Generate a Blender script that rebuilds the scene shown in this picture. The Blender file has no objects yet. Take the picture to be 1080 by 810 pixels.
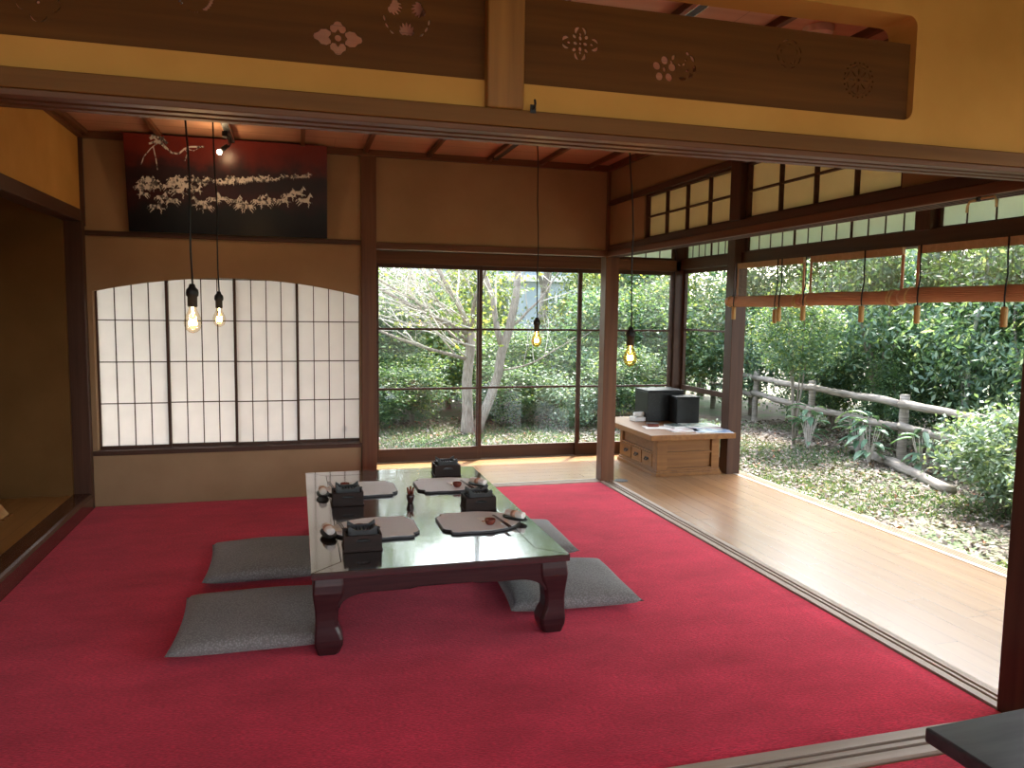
import bpy, math, random
import numpy as np
from mathutils import Matrix, Vector
PI = math.pi
sc = bpy.context.scene
COL = sc.collection

# ------------------------------------------------------------------ helpers
class MB:
    """collects polygons and becomes ONE mesh object"""
    def __init__(s): s.v = []; s.f = []
    def add(s, vs, fs):
        o = len(s.v); s.v += [tuple(map(float, p)) for p in vs]; s.f += [tuple(i + o for i in f) for f in fs]; return s
    def box(s, x0, x1, y0, y1, z0, z1):
        return s.add([(x0,y0,z0),(x1,y0,z0),(x1,y1,z0),(x0,y1,z0),(x0,y0,z1),(x1,y0,z1),(x1,y1,z1),(x0,y1,z1)],
                     [(0,3,2,1),(4,5,6,7),(0,1,5,4),(1,2,6,5),(2,3,7,6),(3,0,4,7)])
    def tube(s, pts, rad, n=8, cap=True):
        pts = [Vector(p) for p in pts]
        if not hasattr(rad, '__len__'): rad = [rad]*len(pts)
        rings = []; up = None
        for i, p in enumerate(pts):
            t = (pts[min(i+1, len(pts)-1)] - pts[max(i-1, 0)]).normalized()
            if up is None:
                a = Vector((0,0,1)) if abs(t.z) < .9 else Vector((1,0,0)); up = t.cross(a).normalized()
            else:
                up = (up - t*up.dot(t)); up = up.normalized() if up.length > 1e-6 else t.orthogonal().normalized()
            w = t.cross(up)
            rings.append([p + (up*math.cos(2*PI*k/n) + w*math.sin(2*PI*k/n))*rad[i] for k in range(n)])
        vs = [q for r in rings for q in r]; fs = []
        for i in range(len(pts)-1):
            for k in range(n):
                a = i*n+k; b = i*n+(k+1) % n
                fs.append((a, b, b+n, a+n))
        if cap: fs += [tuple(range(n))[::-1], tuple(range((len(pts)-1)*n, len(pts)*n))]
        return s.add(vs, fs)
    def lathe(s, prof, c=(0,0,0), n=20, axis='z'):
        vs = []; fs = []
        for r, z in prof:
            for k in range(n):
                a = 2*PI*k/n; q = (r*math.cos(a), r*math.sin(a), z)
                if axis == 'y': q = (q[0], q[2], q[1])
                vs.append((c[0]+q[0], c[1]+q[1], c[2]+q[2]))
        m = len(prof)
        for i in range(m-1):
            for k in range(n):
                a = i*n+k; b = i*n+(k+1) % n; fs.append((a, b, b+n, a+n))
        fs += [tuple(range(n))[::-1], tuple(range((m-1)*n, m*n))]
        return s.add(vs, fs)
    def prism(s, poly, h0, h1, axis='z'):
        n = len(poly)
        def q(p, h): return (p[0], p[1], h) if axis == 'z' else ((p[0], h, p[1]) if axis == 'y' else (h, p[0], p[1]))
        vs = [q(p, h0) for p in poly] + [q(p, h1) for p in poly]
        fs = [tuple(range(n))[::-1], tuple(range(n, 2*n))] + [(i, (i+1) % n, (i+1) % n+n, i+n) for i in range(n)]
        return s.add(vs, fs)
    def loft(s, rings):
        n = len(rings[0]); vs = [p for r in rings for p in r]; fs = []
        for i in range(len(rings)-1):
            for k in range(n):
                a = i*n+k; b = i*n+(k+1) % n; fs.append((a, b, b+n, a+n))
        fs += [tuple(range(n))[::-1], tuple(range((len(rings)-1)*n, len(rings)*n))]
        return s.add(vs, fs)
    def build(s, name, mat, parent=None, bevel=0, smooth=False, loc=None, seg=2):
        me = bpy.data.meshes.new(name); me.from_pydata(s.v, [], s.f); me.update()
        o = bpy.data.objects.new(name, me); COL.objects.link(o); me.materials.append(mat)
        if loc is not None:                                   # vertices given in world space, origin moved to loc
            L = Vector(loc)
            for v in me.vertices: v.co -= L
            o.location = L
        if parent is not None: o.parent = parent
        fix(me)
        if smooth:
            for p in me.polygons: p.use_smooth = True
        if bevel:
            b = o.modifiers.new('b', 'BEVEL'); b.width = bevel; b.segments = seg; b.limit_method = 'ANGLE'; b.angle_limit = math.radians(40)
        return o
import bmesh
def fix(me):
    b = bmesh.new(); b.from_mesh(me); bmesh.ops.recalc_face_normals(b, faces=b.faces); b.to_mesh(me); b.free()
def tag(o, label=None, cat=None, group=None, kind=None):
    if label: o['label'] = label
    if cat: o['category'] = cat
    if group: o['group'] = group
    if kind: o['kind'] = kind
    return o
def struct(o): o['kind'] = 'structure'; return o
def empty(name, loc, rz=0, **k):
    o = bpy.data.objects.new(name, None); COL.objects.link(o); o.location = loc; o.rotation_euler = (0, 0, rz); o.empty_display_size = .05
    return tag(o, **k)
def kids(o): return [c for c in COL.objects if c.parent == o]
def copy_tree(o, parent=None):
    c = o.copy(); COL.objects.link(c)
    if parent is not None: c.parent = parent
    for ch in kids(o): copy_tree(ch, c)
    return c
def box(x0, x1, y0, y1, z0, z1): return MB().box(x0, x1, y0, y1, z0, z1)

# ------------------------------------------------------------------ materials
def newmat(name):
    m = bpy.data.materials.new(name); m.use_nodes = True; nt = m.node_tree
    return m, nt, nt.nodes['Principled BSDF']
def N(nt, t, **k):
    n = nt.nodes.new(t)
    for a, b in k.items(): setattr(n, a, b)
    return n
def rgb(c): return (c[0], c[1], c[2], 1)
def noisecol(nt, c1, c2, scale, vec=None, stretch=(1,1,1), detail=4, lo=.35, hi=.65, rough=.55):
    tc = N(nt, 'ShaderNodeTexCoord'); mp = N(nt, 'ShaderNodeMapping'); mp.inputs['Scale'].default_value = stretch
    nt.links.new(tc.outputs['Object'], mp.inputs['Vector'])
    n = N(nt, 'ShaderNodeTexNoise'); n.inputs['Scale'].default_value = scale; n.inputs['Detail'].default_value = detail; n.inputs['Roughness'].default_value = rough
    nt.links.new(mp.outputs['Vector'], n.inputs['Vector'])
    r = N(nt, 'ShaderNodeValToRGB'); r.color_ramp.elements[0].position = lo; r.color_ramp.elements[1].position = hi
    r.color_ramp.elements[0].color = rgb(c1); r.color_ramp.elements[1].color = rgb(c2)
    nt.links.new(n.outputs['Fac'], r.inputs['Fac'])
    return r, n, mp
def bump(nt, bs, h, strength, dist=.002):
    b = N(nt, 'ShaderNodeBump'); b.inputs['Strength'].default_value = strength; b.inputs['Distance'].default_value = dist
    nt.links.new(h, b.inputs['Height']); nt.links.new(b.outputs['Normal'], bs.inputs['Normal'])
def surf(name, c1, c2=None, scale=8, stretch=(1,1,1), rough=.6, bumps=0, spec=.5, lo=.35, hi=.65, detail=4, metal=0, bdist=.002):
    m, nt, bs = newmat(name); c2 = c2 or tuple(x*1.25 for x in c1)
    r, n, mp = noisecol(nt, c1, c2, scale, stretch=stretch, lo=lo, hi=hi, detail=detail)
    nt.links.new(r.outputs['Color'], bs.inputs['Base Color'])
    bs.inputs['Roughness'].default_value = rough; bs.inputs['Specular IOR Level'].default_value = spec; bs.inputs['Metallic'].default_value = metal
    if bumps: bump(nt, bs, n.outputs['Fac'], bumps, bdist)
    return m
def wood(name, c1, c2, axis='z', rough=.5, scale=5, bumps=.15, spec=.22):
    st = {'x': (.25, 6, 6), 'y': (6, .25, 6), 'z': (6, 6, .25)}[axis]
    return surf(name, c1, c2, scale, st, rough, bumps, spec, .3, .7, 6)
def planks(name, c1, c2, c3, width, axis, rough):
    """boards `width` wide running along `axis`; each board has its own tone and a thin seam"""
    m, nt, bs = newmat(name)
    r, n, mp = noisecol(nt, c1, c2, 5, stretch=(5, .3, 5) if axis == 'y' else (.3, 5, 5), detail=6, lo=.3, hi=.7)
    tc = N(nt, 'ShaderNodeTexCoord'); sp = N(nt, 'ShaderNodeSeparateXYZ'); nt.links.new(tc.outputs['Object'], sp.inputs[0])
    d = N(nt, 'ShaderNodeMath', operation='DIVIDE'); d.inputs[1].default_value = width
    nt.links.new(sp.outputs['X' if axis == 'y' else 'Y'], d.inputs[0])
    fl = N(nt, 'ShaderNodeMath', operation='FLOOR'); nt.links.new(d.outputs[0], fl.inputs[0])
    # butt joints: every board is cut along its length, shifted per board
    wn = N(nt, 'ShaderNodeTexWhiteNoise', noise_dimensions='1D'); nt.links.new(fl.outputs[0], wn.inputs['W'])
    ad = N(nt, 'ShaderNodeMath', operation='MULTIPLY_ADD'); ad.inputs[1].default_value = 1/1.9
    nt.links.new(sp.outputs['Y' if axis == 'y' else 'X'], ad.inputs[0]); nt.links.new(wn.outputs['Value'], ad.inputs[2])
    fl2 = N(nt, 'ShaderNodeMath', operation='FLOOR'); nt.links.new(ad.outputs[0], fl2.inputs[0])
    cb = N(nt, 'ShaderNodeCombineXYZ'); nt.links.new(fl.outputs[0], cb.inputs[0]); nt.links.new(fl2.outputs[0], cb.inputs[1])
    wn2 = N(nt, 'ShaderNodeTexWhiteNoise', noise_dimensions='3D'); nt.links.new(cb.outputs[0], wn2.inputs['Vector'])
    mx = N(nt, 'ShaderNodeMixRGB', blend_type='MIX'); mx.inputs[2].default_value = rgb(c3)
    ml = N(nt, 'ShaderNodeMath', operation='MULTIPLY'); ml.inputs[1].default_value = .55; nt.links.new(wn2.outputs['Value'], ml.inputs[0])
    nt.links.new(ml.outputs[0], mx.inputs[0]); nt.links.new(r.outputs['Color'], mx.inputs[1])
    def seam(src, w):
        fr = N(nt, 'ShaderNodeMath', operation='FRACT'); nt.links.new(src, fr.inputs[0])
        lt = N(nt, 'ShaderNodeMath', operation='LESS_THAN'); lt.inputs[1].default_value = w; nt.links.new(fr.outputs[0], lt.inputs[0]); return lt
    s1 = seam(d.outputs[0], .018); s2 = seam(ad.outputs[0], .0012)
    mxx = N(nt, 'ShaderNodeMath', operation='MAXIMUM'); nt.links.new(s1.outputs[0], mxx.inputs[0]); nt.links.new(s2.outputs[0], mxx.inputs[1])
    m2 = N(nt, 'ShaderNodeMixRGB', blend_type='MULTIPLY'); m2.inputs[2].default_value = (.42, .38, .36, 1)
    nt.links.new(mxx.outputs[0], m2.inputs[0]); nt.links.new(mx.outputs[0], m2.inputs[1]); nt.links.new(m2.outputs[0], bs.inputs['Base Color'])
    bs.inputs['Roughness'].default_value = rough; bs.inputs['Specular IOR Level'].default_value = .65
    return m
def glass(name, tint=(.97,.99,.98), refl=.06, rough=0):
    m, nt, bs = newmat(name); nt.nodes.remove(bs); out = nt.nodes['Material Output']
    t = N(nt, 'ShaderNodeBsdfTransparent'); t.inputs['Color'].default_value = rgb(tint)
    g = N(nt, 'ShaderNodeBsdfGlossy'); g.inputs['Roughness'].default_value = rough
    fc_ = N(nt, 'ShaderNodeLayerWeight'); fc_.inputs['Blend'].default_value = .5
    pw = N(nt, 'ShaderNodeMath', operation='POWER'); pw.inputs[1].default_value = 4.5; nt.links.new(fc_.outputs['Facing'], pw.inputs[0])
    lw = N(nt, 'ShaderNodeMath', operation='MULTIPLY_ADD'); lw.inputs[1].default_value = .75; lw.inputs[2].default_value = .025; nt.links.new(pw.outputs[0], lw.inputs[0])
    mx = N(nt, 'ShaderNodeMixShader'); nt.links.new(lw.outputs[0], mx.inputs[0])
    nt.links.new(t.outputs[0], mx.inputs[1]); nt.links.new(g.outputs[0], mx.inputs[2]); nt.links.new(mx.outputs[0], out.inputs['Surface'])
    return m
def paper(name, c, trans):
    m, nt, bs = newmat(name); nt.nodes.remove(bs); out = nt.nodes['Material Output']
    r, n, mp = noisecol(nt, tuple(x*.94 for x in c), c, 6, detail=6)
    d = N(nt, 'ShaderNodeBsdfDiffuse'); t = N(nt, 'ShaderNodeBsdfTranslucent')
    nt.links.new(r.outputs['Color'], d.inputs['Color']); nt.links.new(r.outputs['Color'], t.inputs['Color'])
    mx = N(nt, 'ShaderNodeMixShader'); mx.inputs[0].default_value = trans
    nt.links.new(d.outputs[0], mx.inputs[1]); nt.links.new(t.outputs[0], mx.inputs[2]); nt.links.new(mx.outputs[0], out.inputs['Surface'])
    return m
def emit(name, c, s):
    m, nt, bs = newmat(name); bs.inputs['Base Color'].default_value = rgb(c); bs.inputs['Emission Color'].default_value = rgb(c); bs.inputs['Emission Strength'].default_value = s
    return m
def leafmat(name, cols, trans=.45, rough=.5):
    m, nt, bs = newmat(name); out = nt.nodes['Material Output']
    g = N(nt, 'ShaderNodeNewGeometry'); r = N(nt, 'ShaderNodeValToRGB'); r.color_ramp.interpolation = 'LINEAR'
    e = r.color_ramp.elements
    while len(e) < len(cols): e.new(.5)
    for i, (p, c) in enumerate(cols): e[i].position = p; e[i].color = rgb(c)
    nt.links.new(g.outputs['Random Per Island'], r.inputs['Fac'])
    nt.links.new(r.outputs['Color'], bs.inputs['Base Color']); bs.inputs['Roughness'].default_value = rough; bs.inputs['Specular IOR Level'].default_value = .5
    t = N(nt, 'ShaderNodeBsdfTranslucent')
    br = N(nt, 'ShaderNodeMixRGB', blend_type='MULTIPLY'); br.inputs[0].default_value = 1; br.inputs[2].default_value = (1.5, 1.45, .6, 1)
    nt.links.new(r.outputs['Color'], br.inputs[1]); nt.links.new(br.outputs[0], t.inputs['Color'])
    mx = N(nt, 'ShaderNodeMixShader'); mx.inputs[0].default_value = trans
    nt.links.new(bs.outputs[0], mx.inputs[1]); nt.links.new(t.outputs[0], mx.inputs[2]); nt.links.new(mx.outputs[0], out.inputs['Surface'])
    return m

M = {}
M['plaster'] = surf('plaster', (.285,.178,.098), (.33,.21,.118), 3, rough=.9, bumps=.12, spec=.15, detail=8)
M['plaster_lit'] = surf('plaster_lit', (.42,.215,.052), (.50,.265,.070), 3, rough=.9, bumps=.12, spec=.15, detail=8)  # same plaster, with the light on these walls put into its colour
M['plaster_shaded'] = surf('plaster_shaded', (.13,.066,.022), (.16,.082,.028), 3, rough=.95, spec=.1, detail=8)  # same plaster, with the alcove's shade put into its colour
for a in 'xyz':
    M['dark_'+a] = wood('dark_wood_'+a, (.048,.020,.012), (.080,.035,.020), a, .45)
    M['red_'+a] = wood('red_wood_'+a, (.095,.037,.017), (.155,.066,.030), a, .42)
    M['sill_'+a] = wood('sill_wood_'+a, (.30,.23,.17), (.42,.33,.25), a, .5)
M['post_front'] = wood('golden_post', (.15,.062,.014), (.29,.135,.034), 'z', .4)
M['ranma'] = wood('ranma_board', (.072,.025,.0035), (.118,.044,.007), 'x', .6, spec=.15)
M['kamoi'] = wood('lintel_wood', (.105,.042,.008), (.165,.070,.015), 'x', .55, spec=.2)
M['groove'] = surf('groove_shade', (.02,.012,.01), rough=.8)
M['ceil'] = planks('ceiling_boards', (.42,.22,.13), (.51,.29,.18), (.46,.25,.15), .34, 'x', .55)
M['floor_y'] = planks('veranda_boards', (.30,.150,.058), (.40,.215,.095), (.25,.125,.052), .118, 'y', .27)
M['floor_x'] = planks('corridor_boards', (.32,.165,.070), (.42,.23,.105), (.27,.14,.06), .118, 'x', .27)
M['floor_t'] = planks('alcove_boards', (.30,.15,.045), (.40,.21,.07), (.25,.12,.035), .14, 'y', .35)
M['glass'] = glass('window_glass')
M['paper'] = paper('shoji_paper', (.84,.80,.755), .57)
M['paper2'] = paper('transom_paper', (.97,.90,.68), .66)
M['frost'] = paper('frosted_glass', (.90,.97,.82), .66)
M['lacquer'] = surf('black_lacquer', (.018,.014,.013), (.028,.022,.020), 30, (1,.1,1), rough=.09, spec=.75)
for n_ in M['lacquer'].node_tree.nodes:
    if n_.type == 'BSDF_PRINCIPLED': n_.inputs['IOR'].default_value = 1.65; n_.inputs['Coat Weight'].default_value = 1; n_.inputs['Coat Roughness'].default_value = .10; n_.inputs['Coat IOR'].default_value = 1.6
M['lacquer_red'] = surf('maroon_lacquer', (.020,.006,.007), (.036,.011,.011), 14, (.4,.4,6), rough=.28, spec=.5)
M['ebony'] = surf('ebony_wood', (.020,.018,.019), (.045,.040,.042), 7, (.5,4,4), rough=.42, bumps=.25)
M['iron'] = surf('cast_iron', (.012,.012,.012), (.02,.02,.02), 120, rough=.55, bumps=.3)
M['brazier'] = wood('brazier_wood', (.012,.006,.004), (.026,.012,.008), 'x', .6, spec=.25)
M['mat'] = surf('mat_linen', (.64,.64,.65), (.72,.72,.73), 160, rough=.7)
M['mat_edge'] = surf('mat_edge', (.02,.015,.015), rough=.4)
M['cup'] = surf('red_lacquer_cup', (.13,.022,.012), (.17,.035,.02), 20, rough=.25)
M['towel'] = surf('towel_wrap', (.72,.66,.60), (.86,.80,.74), 40, rough=.5)
M['towel_band'] = surf('towel_band', (.48,.26,.17), (.56,.32,.22), 60, rough=.7)
M['chop'] = surf('dark_chopstick', (.025,.012,.012), (.05,.02,.018), 20, rough=.3)
M['cream'] = surf('cream_paper', (.78,.76,.72), (.86,.84,.80), 10, rough=.6)
M['bamboo'] = surf('bamboo_roll', (.38,.165,.080), (.52,.25,.12), 40, (6,.3,6), rough=.6, bumps=.5, lo=.3, hi=.7)
M['reed'] = surf('bamboo_reed', (.15,.115,.06), (.22,.17,.095), 30, rough=.7)
M['hemp'] = surf('hemp_rope', (.42,.27,.11), (.55,.37,.17), 60, rough=.85, bumps=.4)
M['toggle'] = wood('toggle_wood', (.30,.17,.055), (.42,.25,.09), 'z', .5)
M['headcloth'] = surf('blind_header', (.34,.22,.11), (.42,.28,.15), 50, rough=.8)
M['black'] = surf('black_plastic', (.010,.010,.010), (.015,.015,.015), 20, rough=.45, spec=.3)
M['steel'] = surf('bright_metal', (.6,.6,.6), (.7,.7,.7), 30, rough=.25, metal=1)
M['white'] = surf('white_plastic', (.8,.78,.74), (.84,.82,.78), 10, rough=.5)
M['bulb'] = glass('bulb_glass', (1,.93,.80))
M['amber'] = glass('amber_bulb_glass', (1,.74,.38))
M['filament'] = emit('filament_glow', (1,.62,.22), 30)
M['hot'] = emit('spot_glow', (1,.80,.48), 80)
M['tansu'] = wood('chest_wood', (.165,.064,.017), (.255,.112,.032), 'y', .4, spec=.25)
M['tansu_x'] = wood('chest_wood_cross', (.165,.064,.017), (.255,.112,.032), 'x', .4, spec=.25)
M['tansu_d'] = wood('chest_wood_panel', (.14,.062,.022), (.20,.092,.036), 'x', .45)
M['chestblack'] = surf('black_box_lacquer', (.008,.008,.008), (.03,.03,.03), 60, spec=.25, rough=.35, lo=.55, hi=.75, detail=6)  # paler noise flecks stand in for reflections on the lacquer
M['bark'] = surf('grey_bark', (.17,.14,.115), (.33,.28,.24), 14, (4,4,.6), rough=.9, bumps=.7, bdist=.01)
M['twig'] = surf('pale_twig', (.42,.37,.33), (.58,.53,.48), 10, rough=.85)
M['palebark'] = surf('pale_bark', (.36,.34,.32), (.52,.50,.47), 10, rough=.85)
M['fence'] = surf('weathered_rail', (.17,.145,.12), (.33,.29,.25), 9, (.5,.5,5), rough=.9, bumps=.5, bdist=.006)
M['house'] = surf('house_siding', (.34,.40,.46), (.38,.44,.50), 3, rough=.8)
M['house_roof'] = surf('house_roof', (.30,.32,.35), (.36,.38,.41), 3, rough=.8)
M['house_win'] = surf('house_window', (.10,.13,.16), (.14,.17,.2), 3, rough=.2)

# carpet: short pile with brushed darker and lighter swathes
def carpetmat():
    m, nt, bs = newmat('red_carpet_pile')
    r, n, mp = noisecol(nt, (.40,.006,.024), (.66,.020,.056), 2.2, stretch=(1,1.8,1), detail=7, lo=.3, hi=.7, rough=.65)
    n2 = N(nt, 'ShaderNodeTexNoise'); n2.inputs['Scale'].default_value = 160; n2.inputs['Detail'].default_value = 3
    tc = N(nt, 'ShaderNodeTexCoord'); mp2 = N(nt, 'ShaderNodeMapping'); mp2.inputs['Scale'].default_value = (.45,1.4,1); nt.links.new(tc.outputs['Object'], mp2.inputs[0]); nt.links.new(mp2.outputs[0], n2.inputs['Vector'])
    mr = N(nt, 'ShaderNodeMapRange'); mr.inputs['From Min'].default_value = .3; mr.inputs['From Max'].default_value = .7; mr.inputs['To Min'].default_value = .66; mr.inputs['To Max'].default_value = 1.3
    nt.links.new(n2.outputs['Fac'], mr.inputs['Value'])
    mx = N(nt, 'ShaderNodeMixRGB', blend_type='MULTIPLY'); mx.inputs[0].default_value = 1
    nt.links.new(r.outputs['Color'], mx.inputs[1]); nt.links.new(mr.outputs[0], mx.inputs[2]); nt.links.new(mx.outputs[0], bs.inputs['Base Color'])
    bs.inputs['Roughness'].default_value = .95; bs.inputs['Specular IOR Level'].default_value = .1
    bs.inputs['Sheen Weight'].default_value = .35; bs.inputs['Sheen Tint'].default_value = (1,.35,.4,1); bs.inputs['Sheen Roughness'].default_value = .5
    bump(nt, bs, n2.outputs['Fac'], .5, .004)
    return m
M['carpet'] = carpetmat()
def zabutonmat():
    m, nt, bs = newmat('cushion_weave'); tc = N(nt, 'ShaderNodeTexCoord')
    ck = N(nt, 'ShaderNodeTexVoronoi'); ck.inputs['Scale'].default_value = 140; nt.links.new(tc.outputs['Object'], ck.inputs['Vector'])
    r = N(nt, 'ShaderNodeValToRGB'); r.color_ramp.elements[0].color = (.27,.25,.23,1); r.color_ramp.elements[1].color = (.13,.115,.105,1); r.color_ramp.elements[1].position = .6
    nt.links.new(ck.outputs['Distance'], r.inputs['Fac']); nt.links.new(r.outputs['Color'], bs.inputs['Base Color'])
    bs.inputs['Roughness'].default_value = .85; bs.inputs['Sheen Weight'].default_value = .2
    bump(nt, bs, ck.outputs['Distance'], .5, .003); return m
M['zabuton'] = zabutonmat()
def paintmat():
    m, nt, bs = newmat('painted_dusk'); tc = N(nt, 'ShaderNodeTexCoord'); sp = N(nt, 'ShaderNodeSeparateXYZ'); nt.links.new(tc.outputs['Object'], sp.inputs[0])
    n = N(nt, 'ShaderNodeTexNoise'); n.inputs['Scale'].default_value = 9; n.inputs['Detail'].default_value = 5; nt.links.new(tc.outputs['Object'], n.inputs['Vector'])
    a = N(nt, 'ShaderNodeMath', operation='MULTIPLY_ADD'); a.inputs[1].default_value = .22; nt.links.new(n.outputs['Fac'], a.inputs[0]); nt.links.new(sp.outputs['Z'], a.inputs[2])
    mr = N(nt, 'ShaderNodeMapRange'); mr.inputs['From Min'].default_value = .05; mr.inputs['From Max'].default_value = .72; nt.links.new(a.outputs[0], mr.inputs['Value'])
    r = N(nt, 'ShaderNodeValToRGB'); e = r.color_ramp.elements
    for p, c in ((.0,(.006,.006,.007)),(.3,(.012,.009,.010)),(.46,(.035,.008,.008)),(.60,(.020,.007,.007)),(.70,(.028,.008,.007)),(.80,(.10,.013,.008))):
        q = e.new(p); q.color = rgb(c)
    e[0].color = (.006,.006,.007,1); e[-1].color = (.15,.018,.010,1)
    nt.links.new(mr.outputs[0], r.inputs['Fac']); nt.links.new(r.outputs['Color'], bs.inputs['Base Color']); bs.inputs['Roughness'].default_value = .22; bs.inputs['Specular IOR Level'].default_value = .12
    return m
M['painting'] = paintmat()
M['horse'] = surf('etched_white', (.03,.025,.024), (.60,.56,.52), 60, (1,1,.6), rough=.5, lo=.40, hi=.52, detail=6)
M['etch'] = surf('etched_line', (.42,.34,.30), (.5,.42,.38), 30, rough=.5)

# ------------------------------------------------------------------ camera
cp = (1.33083796, -5.54540788, 1.30775321)
R_ = Vector((.96354236, -.2672149, .01350248)); U_ = Vector((.01231192, .09469471, .99543022)); F_ = Vector((.2672724, .95897295, -.0945323))
cam = bpy.data.cameras.new('camera'); co = bpy.data.objects.new('camera', cam); COL.objects.link(co)
mw = Matrix.Identity(4)
for i in range(3): mw[i][0] = R_[i]; mw[i][1] = U_[i]; mw[i][2] = -F_[i]; mw[i][3] = cp[i]
co.matrix_world = mw; cam.sensor_width = 36; cam.lens = 816.985/1080*36; cam.clip_start = .02; cam.clip_end = 200
sc.camera = co

# ------------------------------------------------------------------ setting: floors
GZ = -.45
struct(box(.0, 3.64, -7.6, 0, -.10, -.012).build('floor', M['floor_x']))
struct(box(3.69, 4.76, -7.6, 1.0, -.10, 0).build('floor_veranda', M['floor_y']))
struct(box(-.1, 3.69, .05, 1.0, -.10, 0).build('floor_corridor', M['floor_x']))
def sill(name, x0, x1, y0, y1, grooves, along):
    m = MB()
    w = (x1-x0) if along == 'y' else (y1-y0); a0 = x0 if along == 'y' else y0
    edges = [0]
    for g in grooves: edges += [g-.0075, g+.0075]
    edges.append(w)
    for i in range(0, len(edges)-1):
        top = .003 if i % 2 == 0 else -.010
        if along == 'y': m.box(a0+edges[i], a0+edges[i+1], y0, y1, -.1, top)
        else: m.box(x0, x1, a0+edges[i], a0+edges[i+1], -.1, top)
    return struct(m.build(name, M['sill_'+along]))
sill('trim_1', 3.583, 3.69, -3.59, -.055, (.040, .068), 'y')
sill('trim_2', 4.76, 4.885, -7.6, 1.09, (.045, .066, .087, .108), 'y')
sill('trim_3', .06, 3.585, -3.75, -3.63, (.040, .072), 'x')
sill('trim_4', 1.875, 3.585, -.05, .05, (.035, .065), 'x')
sill('trim_5', 1.875, 4.76, 1.0, 1.09, (.03, .06), 'x')
def carpet(x0, x1, y0, y1, label):
    m = MB(); nx, ny = 40, 40; rnd = random.Random(5)
    top = [[(x0+(x1-x0)*i/nx, y0+(y1-y0)*j/ny, 0 + (0 if 0 < i < nx and 0 < j < ny else -.004)) for i in range(nx+1)] for j in range(ny+1)]
    vs = [p for r in top for p in r]; fs = []
    for j in range(ny):
        for i in range(nx):
            a = j*(nx+1)+i; fs.append((a, a+1, a+nx+2, a+nx+1))
    rim = [i for i in range(nx+1)] + [j*(nx+1)+nx for j in range(1, ny+1)] + [ny*(nx+1)+i for i in range(nx-1, -1, -1)] + [j*(nx+1) for j in range(ny-1, 0, -1)]
    b = len(vs); vs += [(vs[i][0], vs[i][1], -.012) for i in rim]
    for k in range(len(rim)): k2 = (k+1) % len(rim); fs.append((rim[k], b+k, b+k2, rim[k2]))
    m.add(vs, fs); o = m.build('carpet', M['carpet'], loc=((x0+x1)/2, (y0+y1)/2, -.012))
    return tag(o, label, 'carpet')
carpet(.056, 3.577, -3.622, -.052, 'large red wool carpet filling the room under the low table')
carpet(.056, 3.45, -7.3, -3.765, 'second red carpet in front of the sill, beneath the black table corner')

# ------------------------------------------------------------------ setting: back wall with the arched opening
AX0, AX1, AZ0 = .076, 1.757, .36
def archz(x): t = (x-(AX0+AX1)/2)/((AX1-AX0)/2); return 1.395 + .100*(1-t*t)
b = MB()
b.box(.0, 1.765, -.03, .03, -.1, AZ0-.03)
b.box(.0, AX0, -.03, .03, AZ0-.03, 2.45)
b.box(AX1, 1.80, -.03, .03, AZ0-.03, 2.45)
n = 24; poly = [(AX0+(AX1-AX0)*i/n, archz(AX0+(AX1-AX0)*i/n)) for i in range(n+1)]
for i in range(n):
    b.prism([poly[i], poly[i+1], (poly[i+1][0], 2.45), (poly[i][0], 2.45)], -.03, .03, 'y')
struct(b.build('wall_back', M['plaster']))
struct(box(1.87, 3.60, -.03, .03, 1.765, 2.45).build('wall_back_upper', M['plaster']))
struct(box(.05, 1.77, -.05, .06, AZ0-.03, AZ0).build('trim_6', M['dark_x'], bevel=.003))
struct(box(.05, 1.77, -.045, .0, 1.745, 1.776).build('trim_7', M['dark_x'], bevel=.003))
struct(box(1.87, 3.59, -.055, .055, 1.722, 1.765).build('trim_8', M['red_x'], bevel=.003))
# pillars of the room
for (x, y, w, z0, z1, mt) in ((1.82, 0, .105, 0, 2.42, 'red_z'), (3.64, 0, .108, 0, 2.42, 'red_z'), (3.64, -3.64, .112, 0, 2.42, 'dark_z'), (0, -3.66, .11, 0, 2.42, 'dark_z')):
    struct(box(x-w/2, x+w/2, y-w/2, y+w/2, z0-.05, z1).build('pillar', M[mt], bevel=.004))
struct(box(-.055, .048, -.10, -.03, -.05, 1.90).build('pillar', M['dark_z'], bevel=.004))
struct(box(.0, .055, -.05, -.0, 1.80, 2.42).build('pillar', M['dark_z'], bevel=.003))
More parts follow.
